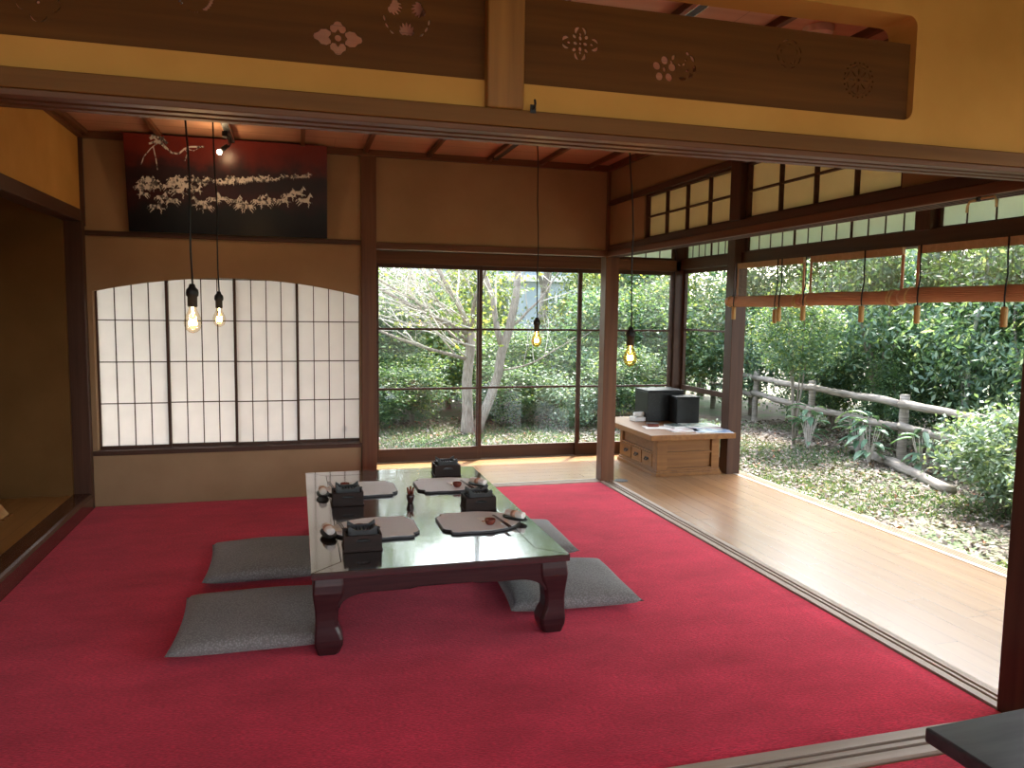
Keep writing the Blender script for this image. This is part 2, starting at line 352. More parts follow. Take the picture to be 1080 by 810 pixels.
# ------------------------------------------------------------------ shoji behind the arch
def shoji(x0, x1, y, label, patch=False):
    t = empty('shoji_panel', ((x0+x1)/2, y, AZ0), label=label, cat='sliding screen', group='shoji panels behind the arched opening')
    w = (x1-x0)/2; H = 1.19; f = MB()
    f.box(-w, -w+.017, -.012, .012, 0, H); f.box(w-.017, w, -.012, .012, 0, H); f.box(-w+.017, w-.017, -.012, .012, 0, .018); f.box(-w+.017, w-.017, -.012, .012, H-.02, H)
    f.build('frame', M['dark_z'], t)
    l = MB(); iw = 2*w-.034
    for k in (1, 2, 3): xx = -w+.017+iw*k/4; l.box(xx-.0030, xx+.0030, -.006, .004, .018, H-.02)
    for z in (.30, .575, .85, 1.13): l.box(-w+.017, w-.017, -.0065, .0035, z-.0032, z+.0032)
    l.build('lattice', M['dark_x'], t)
    box(-w+.01, w-.01, .004, .006, .01, H-.01).build('paper', M['paper'], t)
    if patch:
        p = MB()
        for k in range(5):
            a = PI/2+2*PI*k/5; p.prism([(.105+.012*math.cos(a)+.012*math.cos(q), .085+.012*math.sin(a)+.012*math.sin(q)) for q in np.linspace(0, 2*PI, 10, endpoint=False)], .0022+.0001*k, .0036, 'y')
        o = p.build('paper_patch', M['cream'], t); o['label'] = 'small flower shaped paper patch'
ys = (.045, .072, .045, .072)
shoji(.070, .512, .045, 'leftmost white paper shoji panel under the arch, nearest the alcove post')
shoji(.494, .935, .071, 'shoji panel under the arch directly behind the two hanging bulbs')
shoji(.920, 1.345, .045, 'third shoji panel from the alcove post under the arch')
shoji(1.327, 1.775, .071, 'rightmost shoji panel under the arch with a small flower patch', True)
struct(box(.03, 1.80, .03, .09, 1.555, 1.60).build('trim_9', M['dark_x']))
struct(box(.03, 1.80, .031, .09, AZ0-.03, AZ0-.0005).build('trim_10', M['dark_x']))

# ------------------------------------------------------------------ left wall and alcove
struct(box(-.03, .03, -3.6, -.05, 1.90, 2.45).build('wall_left', M['plaster_lit']))
struct(box(-.06, .045, -3.6, -.10, 1.825, 1.90).build('trim_11', M['dark_y'], bevel=.004))
struct(box(-1.0, -.94, -3.6, -.05, .0, 2.4).build('wall_left_alcove', M['plaster_shaded']))
struct(box(-.94, -.055, -.13, -.07, .0, 2.4).build('wall_back_alcove', M['plaster_shaded']))
struct(box(-.94, -.03, -3.66, -3.60, .0, 2.4).build('wall_front_alcove', M['plaster_shaded']))
struct(box(-.94, -.03, -3.6, -.10, 2.38, 2.42).build('ceiling_alcove', M['ceil']))
struct(box(-.94, -.05, -3.6, -.13, .03, .095).build('floor_alcove', M['floor_t']))
k = MB(); prof = [(-.06,-.02),(.052,-.02),(.055,.0),(.055,.075),(.048,.092),(.036,.098),(-.06,.098)]
k.prism([(p[0], p[1]) for p in prof], -3.6, -.10, 'y')
struct(k.build('trim_12', surf('kamachi_lacquer', (.060,.022,.016), (.10,.038,.026), 6, (3,.2,3), rough=.22), bevel=.004))
# wedge-shaped wooden display stand whose corner shows at the left edge
st = empty('display_stand', (-.40, -.62, .095), label='small pale wooden stand on the alcove floor, cut by the left frame edge', cat='stand')
MB().prism([(-.13,.0),(.13,.0),(.115,.018),(.02,.16),(-.02,.16),(-.115,.018)], -.06, .06, 'y').build('wedge', wood('pale_stand', (.42,.24,.10), (.52,.31,.14), 'x', .5), st, bevel=.003)
box(-.14, .14, -.07, .07, 0, .008).build('base_board', M['tansu_x'], st)

# ------------------------------------------------------------------ right side: lintel and transom windows
struct(box(3.585, 3.695, -3.585, -.054, 1.718, 1.758).build('trim_13', M['red_y'], bevel=.003))
struct(box(3.592, 3.688, -3.585, -.054, 1.758, 1.800).build('trim_14', M['dark_y'], bevel=.003))
g = MB()
for xx in (3.612, 3.640, 3.668): g.box(xx-.006, xx+.006, -3.58, -.06, 1.7165, 1.7185)  # flat dark strips painted as the shade inside uncut track grooves
struct(g.build('trim_15', M['groove']))
w = MB(); w.box(3.61, 3.67, -3.58, -.054, 2.13, 2.45); w.box(3.61, 3.67, -.645, -.054, 1.80, 2.10); w.box(3.61, 3.67, -3.58, -2.985, 1.80, 2.10)
struct(w.build('wall_right', M['plaster']))
struct(box(3.592, 3.688, -3.585, -.054, 2.095, 2.132).build('trim_16', M['dark_y'], bevel=.003))
struct(box(3.588, 3.692, -1.868, -1.765, 1.80, 2.40).build('pillar', M['dark_z'], bevel=.003))
def transom(n_, y0, y1):
    t = struct(empty('window_%d' % n_, (3.64, (y0+y1)/2, 1.80))); h = abs(y1-y0)/2; H = .296; f = MB()
    f.box(-.02, .02, -h, -h+.018, 0, H); f.box(-.02, .02, h-.018, h, 0, H); f.box(-.02, .02, -h, h, 0, .014); f.box(-.02, .02, -h, h, H-.014, H)
    f.build('window_frame', M['dark_y'], t)
    l = MB()
    for k in (1, 2, 3): yy = -h+.018+(2*h-.036)*k/4; l.box(-.014, .008, yy-.0055, yy+.0055, .014, H-.014)
    l.box(-.013, .007, -h, h, H*.50-.005, H*.50+.005)
    l.build('lattice', M['dark_y'], t)
    box(.008, .010, -h+.01, h-.01, .005, H-.005).build('paper', M['paper2'], t)
transom(1, -1.762, -.648); transom(2, -2.985, -1.870)
# ------------------------------------------------------------------ outer walls of the veranda
OB = 4.80
for (x, y, wx, wy) in ((4.77, 1.045, .13, .11), (4.76, .045, .12, .115), (4.80, -1.88, .11, .11), (4.80, -3.64, .12, .12), (4.8, -5.5, .12, .12)):
    if y == -1.88: struct(box(x-wx/2, x+wx/2, y-wy/2, y+wy/2, 1.79, 2.2).build('pillar', M['dark_z'], bevel=.003))
    else: struct(box(x-wx/2, x+wx/2, y-wy/2, y+wy/2, -.05, 2.2).build('pillar', M['dark_z'], bevel=.004))
struct(box(4.76, 4.88, -7.6, 1.08, 1.705, 1.795).build('trim_17', M['dark_y'], bevel=.004))
struct(box(1.87, 4.76, .99, 1.09, 1.685, 1.785).build('trim_18', M['red_x'], bevel=.004))
struct(box(4.77, 4.86, -7.6, 1.08, 2.02, 2.24).build('wall_right_outer', M['dark_y']))
struct(box(1.8, 4.8, 1.0, 1.08, 2.02, 2.24).build('wall_back_outer', M['dark_x']))
def frosted(n_, a0, a1, fixed, along, nb, thick):
    """frosted upper window with thin upright bars; every `thick`-th bar is a frame stile"""
    L = a1-a0; t = struct(empty('window_%d' % n_, ((fixed, a0, 1.79) if along == 'y' else (a0, fixed, 1.79)))); H = .235
    def bx(m, u0, u1, d0, d1, z0, z1): m.box(d0, d1, u0, u1, z0, z1) if along == 'y' else m.box(u0, u1, d0, d1, z0, z1)
    f = MB(); bx(f, 0, L, -.02, .02, -.005, .016); bx(f, 0, L, -.02, .02, H-.016, H); bx(f, 0, .02, -.02, .02, .016, H); bx(f, L-.02, L, -.02, .02, .016, H)
    for k in range(1, nb):
        if k % thick == 0: bx(f, L*k/nb-.006, L*k/nb+.006, -.012, .012, .016, H-.016)
    f.build('window_frame', M['dark_y' if along == 'y' else 'dark_x'], t)
    l = MB()
    for k in range(1, nb):
        if k % thick: bx(l, L*k/nb-.0045, L*k/nb+.0045, -.005, -.001, .016, H-.016)
    l.build('muntin', M['dark_z'], t)
    p = MB(); bx(p, .01, L-.01, .0, .003, .005, H-.005); p.build('glass_pane', M['frost'], t)
frosted(3, .105, .99, 4.815, 'y', 8, 4); frosted(4, -1.82, -.02, 4.815, 'y', 12, 4); frosted(5, -3.58, -1.94, 4.815, 'y', 9, 3)
frosted(6, 1.88, 3.30, 1.04, 'x', 12, 6); frosted(7, 3.30, 4.70, 1.04, 'x', 10, 5)
# glass sliding doors
def glassdoor(n_, a0, a1, fixed, along, rails=(.565, 1.075), low=.115, H=1.685, mat='dark'):
    L = a1-a0; t = struct(empty('door_%d' % n_, ((fixed, a0, 0) if along == 'y' else (a0, fixed, 0))))
    def bx(m, u0, u1, d0, d1, z0, z1): m.box(d0, d1, u0, u1, z0, z1) if along == 'y' else m.box(u0, u1, d0, d1, z0, z1)
    f = MB(); bx(f, 0, .030, -.014, .014, 0, H); bx(f, L-.030, L, -.014, .014, 0, H); bx(f, .03, L-.03, -.014, .014, 0, low); bx(f, .03, L-.03, -.014, .014, H-.035, H)
    f.build('door_frame', M[mat+('_y' if along == 'y' else '_x')], t, bevel=.002)
    l = MB()
    for z in rails: bx(l, .03, L-.03, -.009, .009, z+.055, z+.073)
    l.build('muntin', M[mat+('_y' if along == 'y' else '_x')], t)
    p = MB(); bx(p, .02, L-.02, -.002, .002, low-.01, H-.02); p.build('glass_pane', M['glass'], t)
glassdoor(1, 1.965, 2.885, 1.03, 'x'); glassdoor(2, 2.845, 3.815, 1.06, 'x'); glassdoor(3, 3.765, 4.70, 1.03, 'x')
glassdoor(4, .11, .985, 4.80, 'y', rails=(.565, 1.09), low=.09, H=1.70)
struct(box(1.875, 1.965, 1.0, 1.08, 0, 1.69).build('pillar', M['dark_z'], bevel=.003))
struct(box(4.775, 4.785, .14, .95, .60, .645).build('trim_19', M['dark_y'])) 
# ------------------------------------------------------------------ ceilings, roof
struct(box(.0, 3.64, -3.64, .0, 2.39, 2.46).build('ceiling', M['ceil']))
for x in (.08, .515, .95, 1.385, 1.80, 2.235, 2.67, 3.06, 3.44):
    struct(box(x-.014, x+.014, -3.58, -.03, 2.362, 2.392).build('trim_20', M['red_y'], bevel=.003))
for (x0, x1, y0, y1) in ((.03, 3.61, -.06, -.03), (.03, 3.61, -3.61, -3.575), (.03, .06, -3.58, -.06), (3.58, 3.61, -3.58, -.06)):
    struct(box(x0, x1, y0, y1, 2.345, 2.39).build('trim_21', M['red_x'], bevel=.003))
struct(box(3.67, 4.90, -7.6, 1.1, 2.20, 2.24).build('ceiling_veranda', M['ceil']))
struct(box(1.75, 3.67, .03, 1.1, 2.20, 2.24).build('ceiling_corridor', M['ceil']))
struct(box(-1.0, 5.86, -8.4, 2.15, 2.62, 2.70).build('roof', M['house_roof']))  # unseen slab added over the whole building to block sky light
struct(box(3.67, 5.80, -8.4, 2.10, 2.30, 2.34).build('shade_eaves', M['red_x']))  # unseen eaves, overhang sized to narrow the sun strip on the floor
struct(box(1.75, 3.67, .05, 2.10, 2.30, 2.34).build('shade_eaves', M['red_x']))
# closing pieces where the photograph does not look: end of the corridor, gable
struct(box(1.765, 1.85, .053, 1.05, -.1, 2.62).build('wall_left_corridor', M['plaster']))
struct(box(-1.0, 1.80, .03, .09, 1.60, 2.62).build('wall_back_gable', M['plaster_shaded']))

# ------------------------------------------------------------------ front partition with pierced transom boards
YF0, YF1 = -3.70, -3.60
def plate(name, outer, holes, y0, y1, mat, parent=None):
    """flat board in the x-z plane with holes cut right through"""
    from mathutils.geometry import delaunay_2d_cdt
    vs = []; es = []
    for pl in [outer]+holes:
        o_ = len(vs); vs += [Vector(p) for p in pl]; es += [(o_+i, o_+(i+1) % len(pl)) for i in range(len(pl))]
    V2, _, T, _, _, _ = delaunay_2d_cdt(vs, es, [], 0, 1e-6)
    def inside(p, pl):
        c_ = False; k_ = len(pl)-1
        for i in range(len(pl)):
            (xi, yi), (xj, yj) = pl[i], pl[k_]
            if (yi > p[1]) != (yj > p[1]) and p[0] < (xj-xi)*(p[1]-yi)/(yj-yi)+xi: c_ = not c_
            k_ = i
        return c_
    bb = [(min(p[0] for p in h), max(p[0] for p in h), min(p[1] for p in h), max(p[1] for p in h), h) for h in holes]
    keep = []
    for t_ in T:
        c_ = (V2[t_[0]]+V2[t_[1]]+V2[t_[2]])/3
        if inside(c_, outer) and not any(b_[0] <= c_.x <= b_[1] and b_[2] <= c_.y <= b_[3] and inside(c_, b_[4]) for b_ in bb): keep.append(tuple(t_))
    n_ = len(V2); cnt = {}
    for t_ in keep:
        for i in range(3):
            e_ = (t_[i], t_[(i+1) % 3]); cnt[tuple(sorted(e_))] = cnt.get(tuple(sorted(e_)), []) + [e_]
    me = bpy.data.meshes.new(name)
    fs = keep + [tuple(i+n_ for i in reversed(t_)) for t_ in keep] + [(e_[0][1], e_[0][0], e_[0][0]+n_, e_[0][1]+n_) for e_ in cnt.values() if len(e_) == 1]
    me.from_pydata([(p.x, y0, p.y) for p in V2]+[(p.x, y1, p.y) for p in V2], [], fs); me.update()
    me.materials.clear(); me.materials.append(mat); me.name = name
    o = bpy.data.objects.new(name, me); COL.objects.link(o); fix(me)
    if parent: o.parent = parent
    return o
def ell(cx, cz, rx, rz, rot=0, n=14):
    c, s = math.cos(rot), math.sin(rot)
    return [(cx+rx*math.cos(a)*c-rz*math.sin(a)*s, cz+rx*math.cos(a)*s+rz*math.sin(a)*c) for a in np.linspace(0, 2*PI, n, endpoint=False)]
def arc(cx, cz, r, w_, a0, a1, n=8, taper=True, sx=1):
    A = np.linspace(a0, a1, n)
    def ww(i): return w_/2*(math.sin(PI*(i+.35)/(n-.3)) if taper else 1)
    return [(cx+sx*(r+ww(i))*math.cos(a), cz+(r+ww(i))*math.sin(a)) for i, a in enumerate(A)] + [(cx+sx*(r-ww(i))*math.cos(a), cz+(r-ww(i))*math.sin(a)) for i, a in reversed(list(enumerate(A)))]
def petal(cx, cz, th, pts):
    q = pts + [(u, -v) for u, v in reversed(pts) if v > 1e-6]; c, s = math.cos(th), math.sin(th)
    return [(cx+u*c-v*s, cz+u*s+v*c) for u, v in q]
def crest_flower(cx, cz):
    h = [ell(cx, cz, .0075, .0075)]
    for th, k in ((0, 1.45), (PI, 1.45), (PI/2, 1), (-PI/2, 1)):
        h.append(petal(cx, cz, th, [(.019*min(k, 1.1), 0), (.011*k, .006), (.011*k, .013), (.018*k, .018), (.026*k, .0165), (.030*k, .010), (.036*k, .006), (.0375*k, 0)]))
    return h
def crest_leaves(cx, cz, r=.053):
    h = []
    for phi in (-PI/2, PI/6, 5*PI/6):
        ox, oz = cx+r*math.cos(phi), cz+r*math.sin(phi)
        for k in range(-3, 4):
            d = phi+PI+k*.235; l0, l1 = .008+.0012*abs(k), (.039, .038, .034, .026)[abs(k)]
            mid = (l0+l1)/2; h.append(ell(ox+mid*math.cos(d), oz+mid*math.sin(d), (l1-l0)/2, .0036, d, 10))
    for phi in (PI/2, -PI/6, -5*PI/6):
        for s_ in (-1, 0, 1): h.append(arc(cx, cz, r, .005, phi+s_*.33-.12, phi+s_*.33+.12, 5))
    return h
def crest_lace(cx, cz):
    h = [ell(cx, cz, .0032, .0032, 0, 8)]
    for k in range(4):
        a = k*PI/2; h.append(ell(cx+.013*math.cos(a), cz+.013*math.sin(a), .0055, .0042, a, 10))
    for k in range(4):
        a = k*PI/2; rr = .034 if k % 2 == 0 else .026
        px, pz = cx+rr*math.cos(a), cz+rr*math.sin(a)
        h.append(arc(px, pz, .0125, .0075, a-1.9, a-.25, 8)); h.append(arc(px, pz, .0125, .0075, a+.25, a+1.9, 8)); h.append(ell(px-.004*math.cos(a), pz-.004*math.sin(a), .004, .003, a, 8))
    for k in range(4):
        a = PI/4+k*PI/2; h.append(ell(cx+.0225*math.cos(a), cz+.0225*math.sin(a), .0058, .0042, a, 8))
    return h
def crest_plum(cx, cz):
    h = [ell(cx, cz, .0042, .006)]
    for k in range(5):
        a = PI/2+k*2*PI/5; h.append(ell(cx+.0225*math.cos(a), cz+.0225*math.sin(a), .0098, .0105, a-PI/2))
    ax, az = cx+.052, cz+.014
    for a0, a1 in ((.35, .95), (1.05, 1.35), (2.35, 2.8), (2.85, 3.1), (-1.9, -1.3), (-1.1, -.6), (-.45, .1)): h.append(arc(ax, az, .033, .009, a0, a1, 6))
    for a0, a1 in ((-2.3, -1.5), (-1.3, -.4), (-.2, .4)): h.append(arc(ax-.006, az+.013, .013, .005, a0, a1, 6))
    h.append(ell(ax+.012, az-.012, .004, .003, .4, 8)); h.append(ell(ax+.020, az-.018, .003, .002, .8, 8))
    return h
def crest_wreath(cx, cz):
    h = [ell(cx-.053, cz+.012, .0105, .0105), ell(cx-.034, cz+.010, .0105, .0105), ell(cx-.045, cz+.032, .0105, .0105)]
    for k in range(11):
        a = -PI*.30+k*.17
        if k < 6: h.append(ell(cx+.036*math.cos(a), cz+.036*math.sin(a), .0058, .003, a+.9, 9))
        else: h.append(ell(cx+.036*math.cos(a), cz+.036*math.sin(a), .0045, .003, a+.5, 9))
    for k in range(5):
        a = PI*1.02+k*.16; h.append(ell(cx+.034*math.cos(a), cz+.034*math.sin(a), .0035, .0022, a, 8))
    for k in range(5): a = PI*1.38+k*.13; h.append(ell(cx+.037*math.cos(a), cz+.037*math.sin(a), .0014, .001, a, 6))
    return h
def crest_outline(cx, cz):
    h = [ell(cx, cz+.002, .0035, .0035, 0, 8)]
    for k in range(4):
        a = k*PI/2; px, pz = cx+.025*math.cos(a), cz+.021*math.sin(a)
        h.append(arc(px, pz, .016, .0022, a-1.5, a-.1, 8)); h.append(arc(px, pz, .016, .0022, a+.1, a+1.5, 8))
    return h
def crest_dim(cx, cz):
    h = []
    for k in range(8): a = k*PI/4; h.append(arc(cx, cz, .036, .0032, a+.08, a+.62, 6))
    for k in range(5): a = PI/2+k*2*PI/5; h.append(arc(cx+.016*math.cos(a), cz+.016*math.sin(a), .010, .002, a-1.1, a+1.1, 7))
    return h
def crest_wheel(cx, cz):
    h = [ell(cx, cz, .004, .004, 0, 8)]
    for k in range(20): a = k*PI/10; h.append(ell(cx+.046*math.cos(a), cz+.046*math.sin(a), .0032, .0022, a+PI/2, 8))
    for k in range(8):
        a = k*PI/4; h.append(ell(cx+.022*math.cos(a), cz+.022*math.sin(a), .010, .0018, a, 8)); h.append(arc(cx, cz, .0375, .002, a+.12, a+.66, 5))
    return h
ZB0, ZB1 = 1.835, 2.062
lh = crest_outline(.826, 1.925) + crest_wreath(1.127, 1.978) + crest_flower(1.43, 1.918) + crest_leaves(1.586, 1.984)
rh = crest_lace(2.014, 1.965) + crest_plum(2.243, 1.925) + crest_dim(2.605, 1.998) + crest_wheel(2.827, 1.950)
o = plate('transom_board', [(-.3, ZB0), (1.775, ZB0), (1.775, ZB1), (-.3, ZB1)], lh, -3.680, -3.6755, M['ranma']); tag(o, 'dark pierced transom board left of the golden post, with leaf crest and flower', 'transom board', 'pierced boards over the front lintel')
o = plate('transom_board', [(1.858, ZB0), (2.992, ZB0), (2.992, ZB1), (1.858, ZB1)], rh, -3.680, -3.6755, M['ranma']); tag(o, 'dark pierced transom board right of the golden post, with plum crest and wheel', 'transom board', 'pierced boards over the front lintel')
# plaster around the boards: rounded opening on the right, square on the left
def rrect(x0, x1, z0, z1, r, corners):
    pts = []
    for (cx, cz, a0, key) in ((x1, z0, -PI/2, 'br'), (x1, z1, 0, 'tr'), (x0, z1, PI/2, 'tl'), (x0, z0, PI, 'bl')):
        if key in corners:
            ox = cx-r if 'r' in key else cx+r; oz = cz-r if 't' in key else cz+r
            pts += [(ox+r*math.cos(a0+PI/2*i/6), oz+r*math.sin(a0+PI/2*i/6)) for i in range(7)]
        else: pts.append((cx, cz))
    return pts
struct(plate('wall_front', [(-1.0, 1.78), (5.0, 1.78), (5.0, 2.62), (-1.0, 2.62)],
             [rrect(-.25, 1.772, 1.853, 2.145, .02, ('bl', 'tl')), rrect(1.862, 3.003, 1.853, 2.135, .03, ('br', 'tr'))], YF0+.010, YF1+.02, M['plaster_lit']))
struct(box(-1.0, 3.60, -3.712, -3.585, 1.745, 1.786).build('trim_22', M['kamoi'], bevel=.003))
k = MB(); k.box(-1.0, 3.60, -3.706, -3.672, 1.731, 1.745); k.box(-1.0, 3.60, -3.655, -3.628, 1.731, 1.745); k.box(-1.0, 3.60, -3.612, -3.585, 1.731, 1.745)
struct(k.build('trim_23', M['red_x'], bevel=.002))
struct(box(1.771, 1.862, -3.715, -3.60, 1.786, 2.62).build('pillar', M['post_front'], bevel=.005))
hk = empty('wall_hook', (1.885, -3.712, 1.790), label='tiny dark metal hook on the front lintel beside the golden post', cat='hook')
MB().tube([(0,.004,0),(0,-.012,.0),(0,-.018,.008),(0,-.014,.018)], .003, 6).build('hook', M['black'], hk); box(-.007,.007,-.002,.002,-.010,.010).build('plate', M['black'], hk)
# front room (behind the camera): side walls, ceiling, open veranda side and a far wall with two windows
struct(box(-1.0, -.94, -7.6, -3.7, -.1, 2.62).build('wall_left_front', M['plaster_lit']))
struct(box(-1.0, .0, -7.6, -3.66, -.1, -.012).build('floor_front', M['floor_x']))
struct(box(-1.0, 3.64, -7.6, -3.66, 2.55, 2.62).build('ceiling_front', M['ceil']))
w = MB(); w.box(-1.0, 4.9, -7.66, -7.6, -.1, .35); w.box(-1.0, 4.9, -7.66, -7.6, 2.3, 2.62)
for x0, x1 in ((-1.0, -.6), (1.5, 1.8), (3.8, 4.9)): w.box(x0, x1, -7.66, -7.6, .35, 2.3)
struct(w.build('wall_front_far', M['plaster']))

# ------------------------------------------------------------------ low table
TX0, TX1, TY0, TY1, TZ = 1.372, 2.386, -2.672, -.850, .330
tb = empty('low_table', ((TX0+TX1)/2, (TY0+TY1)/2, 0), label='low black lacquer table with maroon apron in the middle of the carpet', cat='table')
hx, hy = (TX1-TX0)/2, (TY1-TY0)/2; fw = .115; t = MB()
zt = TZ; z0 = TZ-.028
t.prism([(-hx,-hy),(hx,-hy),(hx-fw,-hy+fw),(-hx+fw,-hy+fw)], z0, zt); t.prism([(hx,hy),(-hx,hy),(-hx+fw,hy-fw),(hx-fw,hy-fw)], z0, zt)
t.prism([(-hx,hy),(-hx,-hy),(-hx+fw,-hy+fw),(-hx+fw,hy-fw)], z0, zt); t.prism([(hx,-hy),(hx,hy),(hx-fw,hy-fw),(hx-fw,-hy+fw)], z0, zt)
t.build('top_frame', M['lacquer'], tb, bevel=.0025)
box(-hx+fw+.0015, hx-fw-.0015, -hy+fw+.0015, hy-fw-.0015, z0, zt-.0008).build('center_panel', M['lacquer'], tb)
box(-hx+.012, hx-.012, -hy+.012, hy-.012, z0-.014, z0).build('waist', M['lacquer_red'], tb, bevel=.003)
def apron(length, horiz):
    a = length/2; d = .070; pts = [(-a+.08, z0-.010)]
    low = .236
    pts += [(-a+.08, .185), (-a+.095, .185)] + [(-a+.095+.11*(1-math.cos(q_*PI/16)), .185+(low-.185)*math.sin(q_*PI/16)) for q_ in range(1, 9)] + [(-a+.36, low), (-a+.39, low+.006)]
    m_ = [(-x, z) for x, z in reversed(pts)]
    return pts + m_
for s_ in (-1, 1):
    p = apron(2*hx-.02, True); y = s_*(hy-.025)
    MB().prism(p, y-.012, y+.012, 'y').build('apron', M['lacquer_red'], tb, bevel=.003)
    p = apron(2*hy-.02, False); x = s_*(hx-.025)
    MB().prism(p, x-.012, x+.012, 'x').build('apron', M['lacquer_red'], tb, bevel=.003)
prof = [(.302,.0095,.125),(.275,.006,.125),(.245,.004,.122),(.222,.006,.116),(.200,.009,.106),(.175,.012,.099),(.14,.014,.096),(.11,.013,.098),(.085,.011,.108),(.060,.010,.116),(.035,.012,.114),(.015,.018,.106),(.0,.022,.098)]
for sx in (-1, 1):
    for sy in (-1, 1):
        rings = []
        for z, o_, w_ in prof:
            c_ = .006
            q = [(o_+c_,o_),(w_-c_*2,o_),(w_,o_+c_*2),(w_,w_-c_),(w_-c_,w_),(o_+c_*2,w_),(o_,w_-c_*2),(o_,o_+c_)]
            rings.append([(sx*(hx-u), sy*(hy-v), z) for u, v in q])
        MB().loft(rings).build('leg', M['lacquer_red'], tb, smooth=False, bevel=.003)

# ------------------------------------------------------------------ table settings (local frame: +x towards the diner, +y the diner's right... )
S0 = {}
mt = empty('place_mat', (0, 0, 0)); S0['mat'] = mt
half = [(0,.095),(.012,.112),(.030,.122),(.030,.158),(.055,.166),(.10,.162),(.16,.170),(.22,.166),(.28,.146),(.33,.110),(.37,.055)]
outl = half + [(.385, 0)] + [(u, -v) for u, v in reversed(half)]
MB().prism(outl, 0, .010).build('base', M['mat_edge'], mt, bevel=.002)
ins = [(u+(.192-u)*.025, v*.972) for u, v in outl]
MB().prism(ins, .010, .0115).build('linen_top', M['mat'], mt)
bz = empty('table_brazier', (0, 0, 0)); S0['brazier'] = bz
def handle_panel(w_, h, y0, y1, mat, parent):
    hole = ell(0, h*.66, w_*.20, .008) 
    hole = [(-w_*.2, h*.60), (w_*.2, h*.60), (w_*.185, h*.72), (w_*.09, h*.79), (-w_*.09, h*.79), (-w_*.185, h*.72)]
    return plate('side_panel', [(-w_/2, .006), (w_/2, .006), (w_/2, h), (-w_/2, h)], [hole], y0, y1, mat, parent)
BW, BD, BH = .150, .130, .066
handle_panel(BW, BH, -BD/2, -BD/2+.009, M['brazier'], bz); handle_panel(BW, BH, BD/2-.009, BD/2, M['brazier'], bz)
for s_ in (-1, 1):
    q = plate('side_panel', [(-BD/2+.009, .006), (BD/2-.009, .006), (BD/2-.009, BH), (-BD/2+.009, BH)], [[(-.022, BH*.6), (.022, BH*.6), (.019, BH*.74), (-.019, BH*.74)]], -.0045, .0045, M['brazier'], bz)
    for v in q.data.vertices: v.co = Vector((s_*(BW/2-.0045)+v.co.y, v.co.x, v.co.z))
    fix(q.data)
box(-BW/2-.004, BW/2+.004, -BD/2-.004, BD/2+.004, 0, .007).build('base_board', M['brazier'], bz, bevel=.002)
k = MB(); k.box(-BW/2+.009, BW/2-.009, -BD/2+.009, BD/2-.009, .007, .045); k.build('liner', M['iron'], bz)
k = MB(); a_ = .052
for s_ in (-1, 1):
    k.box(-a_, a_, s_*.046-.006, s_*.046+.006, BH-.006, BH+.018); k.box(s_*a_-.006, s_*a_+.006, -.046, .046, BH-.006, BH+.018)
for s_ in (-1, 1): k.box(s_*.062-.012, s_*.062+.012, -.006, .006, BH+.008, BH+.015)
k.build('grill_stand', M['iron'], bz, bevel=.002)
for sx in (-1, 1):
    for sy in (-1, 1):
        x, y = sx*a_, sy*.046; k = MB()
        k.add([(x-sx*.024, y-.006, BH+.017), (x+sx*.006, y-.006, BH+.017), (x+sx*.006, y+.006, BH+.017), (x-sx*.024, y+.006, BH+.017), (x+sx*.004, y-.003, BH+.036), (x+sx*.004, y+.003, BH+.036)],
              [(0,3,2,1),(0,1,4),(3,5,2),(0,4,5,3),(1,2,5,4)])
        k.build('horn', M['iron'], bz)
k = MB()
for i in range(7): x = -.042+i*.014; k.box(x-.0015, x+.0015, -.042, .042, BH+.006, BH+.010)
k.build('grill_bars', M['iron'], bz)
cu = empty('sauce_cup', (0, 0, 0)); S0['cup'] = cu
MB().lathe([(.013,0),(.017,.002),(.023,.012),(.025,.022),(.024,.026),(.0225,.026),(.021,.014),(.012,.006),(.002,.005)], n=20).build('bowl', M['cup'], cu, smooth=True)
MB().lathe([(.010,-.0),(.012,.0),(.012,.003),(.010,.003)], n=16).build('foot', M['cup'], cu)
tw = empty('wrapped_towel', (0, 0, 0)); S0['towel'] = tw
k = MB(); rings = []
for x, r in ((-.050,.004),(-.050,.014),(-.048,.0165),(-.02,.0175),(.02,.0175),(.048,.0165),(.050,.014),(.050,.004)):
    rings.append([(x, r*math.cos(a)*1.15, .0185+r*math.sin(a)*.92) for a in np.linspace(0, 2*PI, 14, endpoint=False)])
k.loft(rings); k.build('roll', M['towel'], tw, smooth=True)
k = MB(); k.loft([[(x, (.0185*math.cos(a)*1.15), .0185+.0181*math.sin(a)*.92) for a in np.linspace(0, 2*PI, 14, endpoint=False)] for x in (-.013, .013)]); k.build('paper_band', M['towel_band'], tw, smooth=True)
tr = empty('towel_tray', (0, 0, 0)); S0['tray'] = tr
MB().prism(ell(0, 0, .068, .030, 0, 20), 0, .004).build('base', M['black'], tr); 
rim = MB(); e1 = ell(0, 0, .068, .030, 0, 20)
rim.tube([(x, y, .006) for x, y in e1+[e1[0], e1[1]]], .0028, 6, cap=False); rim.build('rim', M['black'], tr)
ch = empty('chopsticks', (0, 0, 0)); S0['chop'] = ch
for s_ in (-1, 1): MB().tube([(0, s_*.0035, .009), (.21, s_*.005, .009)], [.0018, .0036], 8).build('stick', M['chop'], ch, smooth=True)
o = box(.10, .128, -.012, .012, .0, .006).build('rest', M['cream'], ch, bevel=.002); o['label'] = 'pale rest under the sticks'
sl = empty('chopstick_sleeve', (0, 0, 0)); S0['sleeve'] = sl
box(-.018, .018, -.055, .055, 0, .0022).build('sleeve', M['cream'], sl); box(-.0182, .0182, -.02, .0, .0002, .0026).build('band', M['towel_band'], sl)

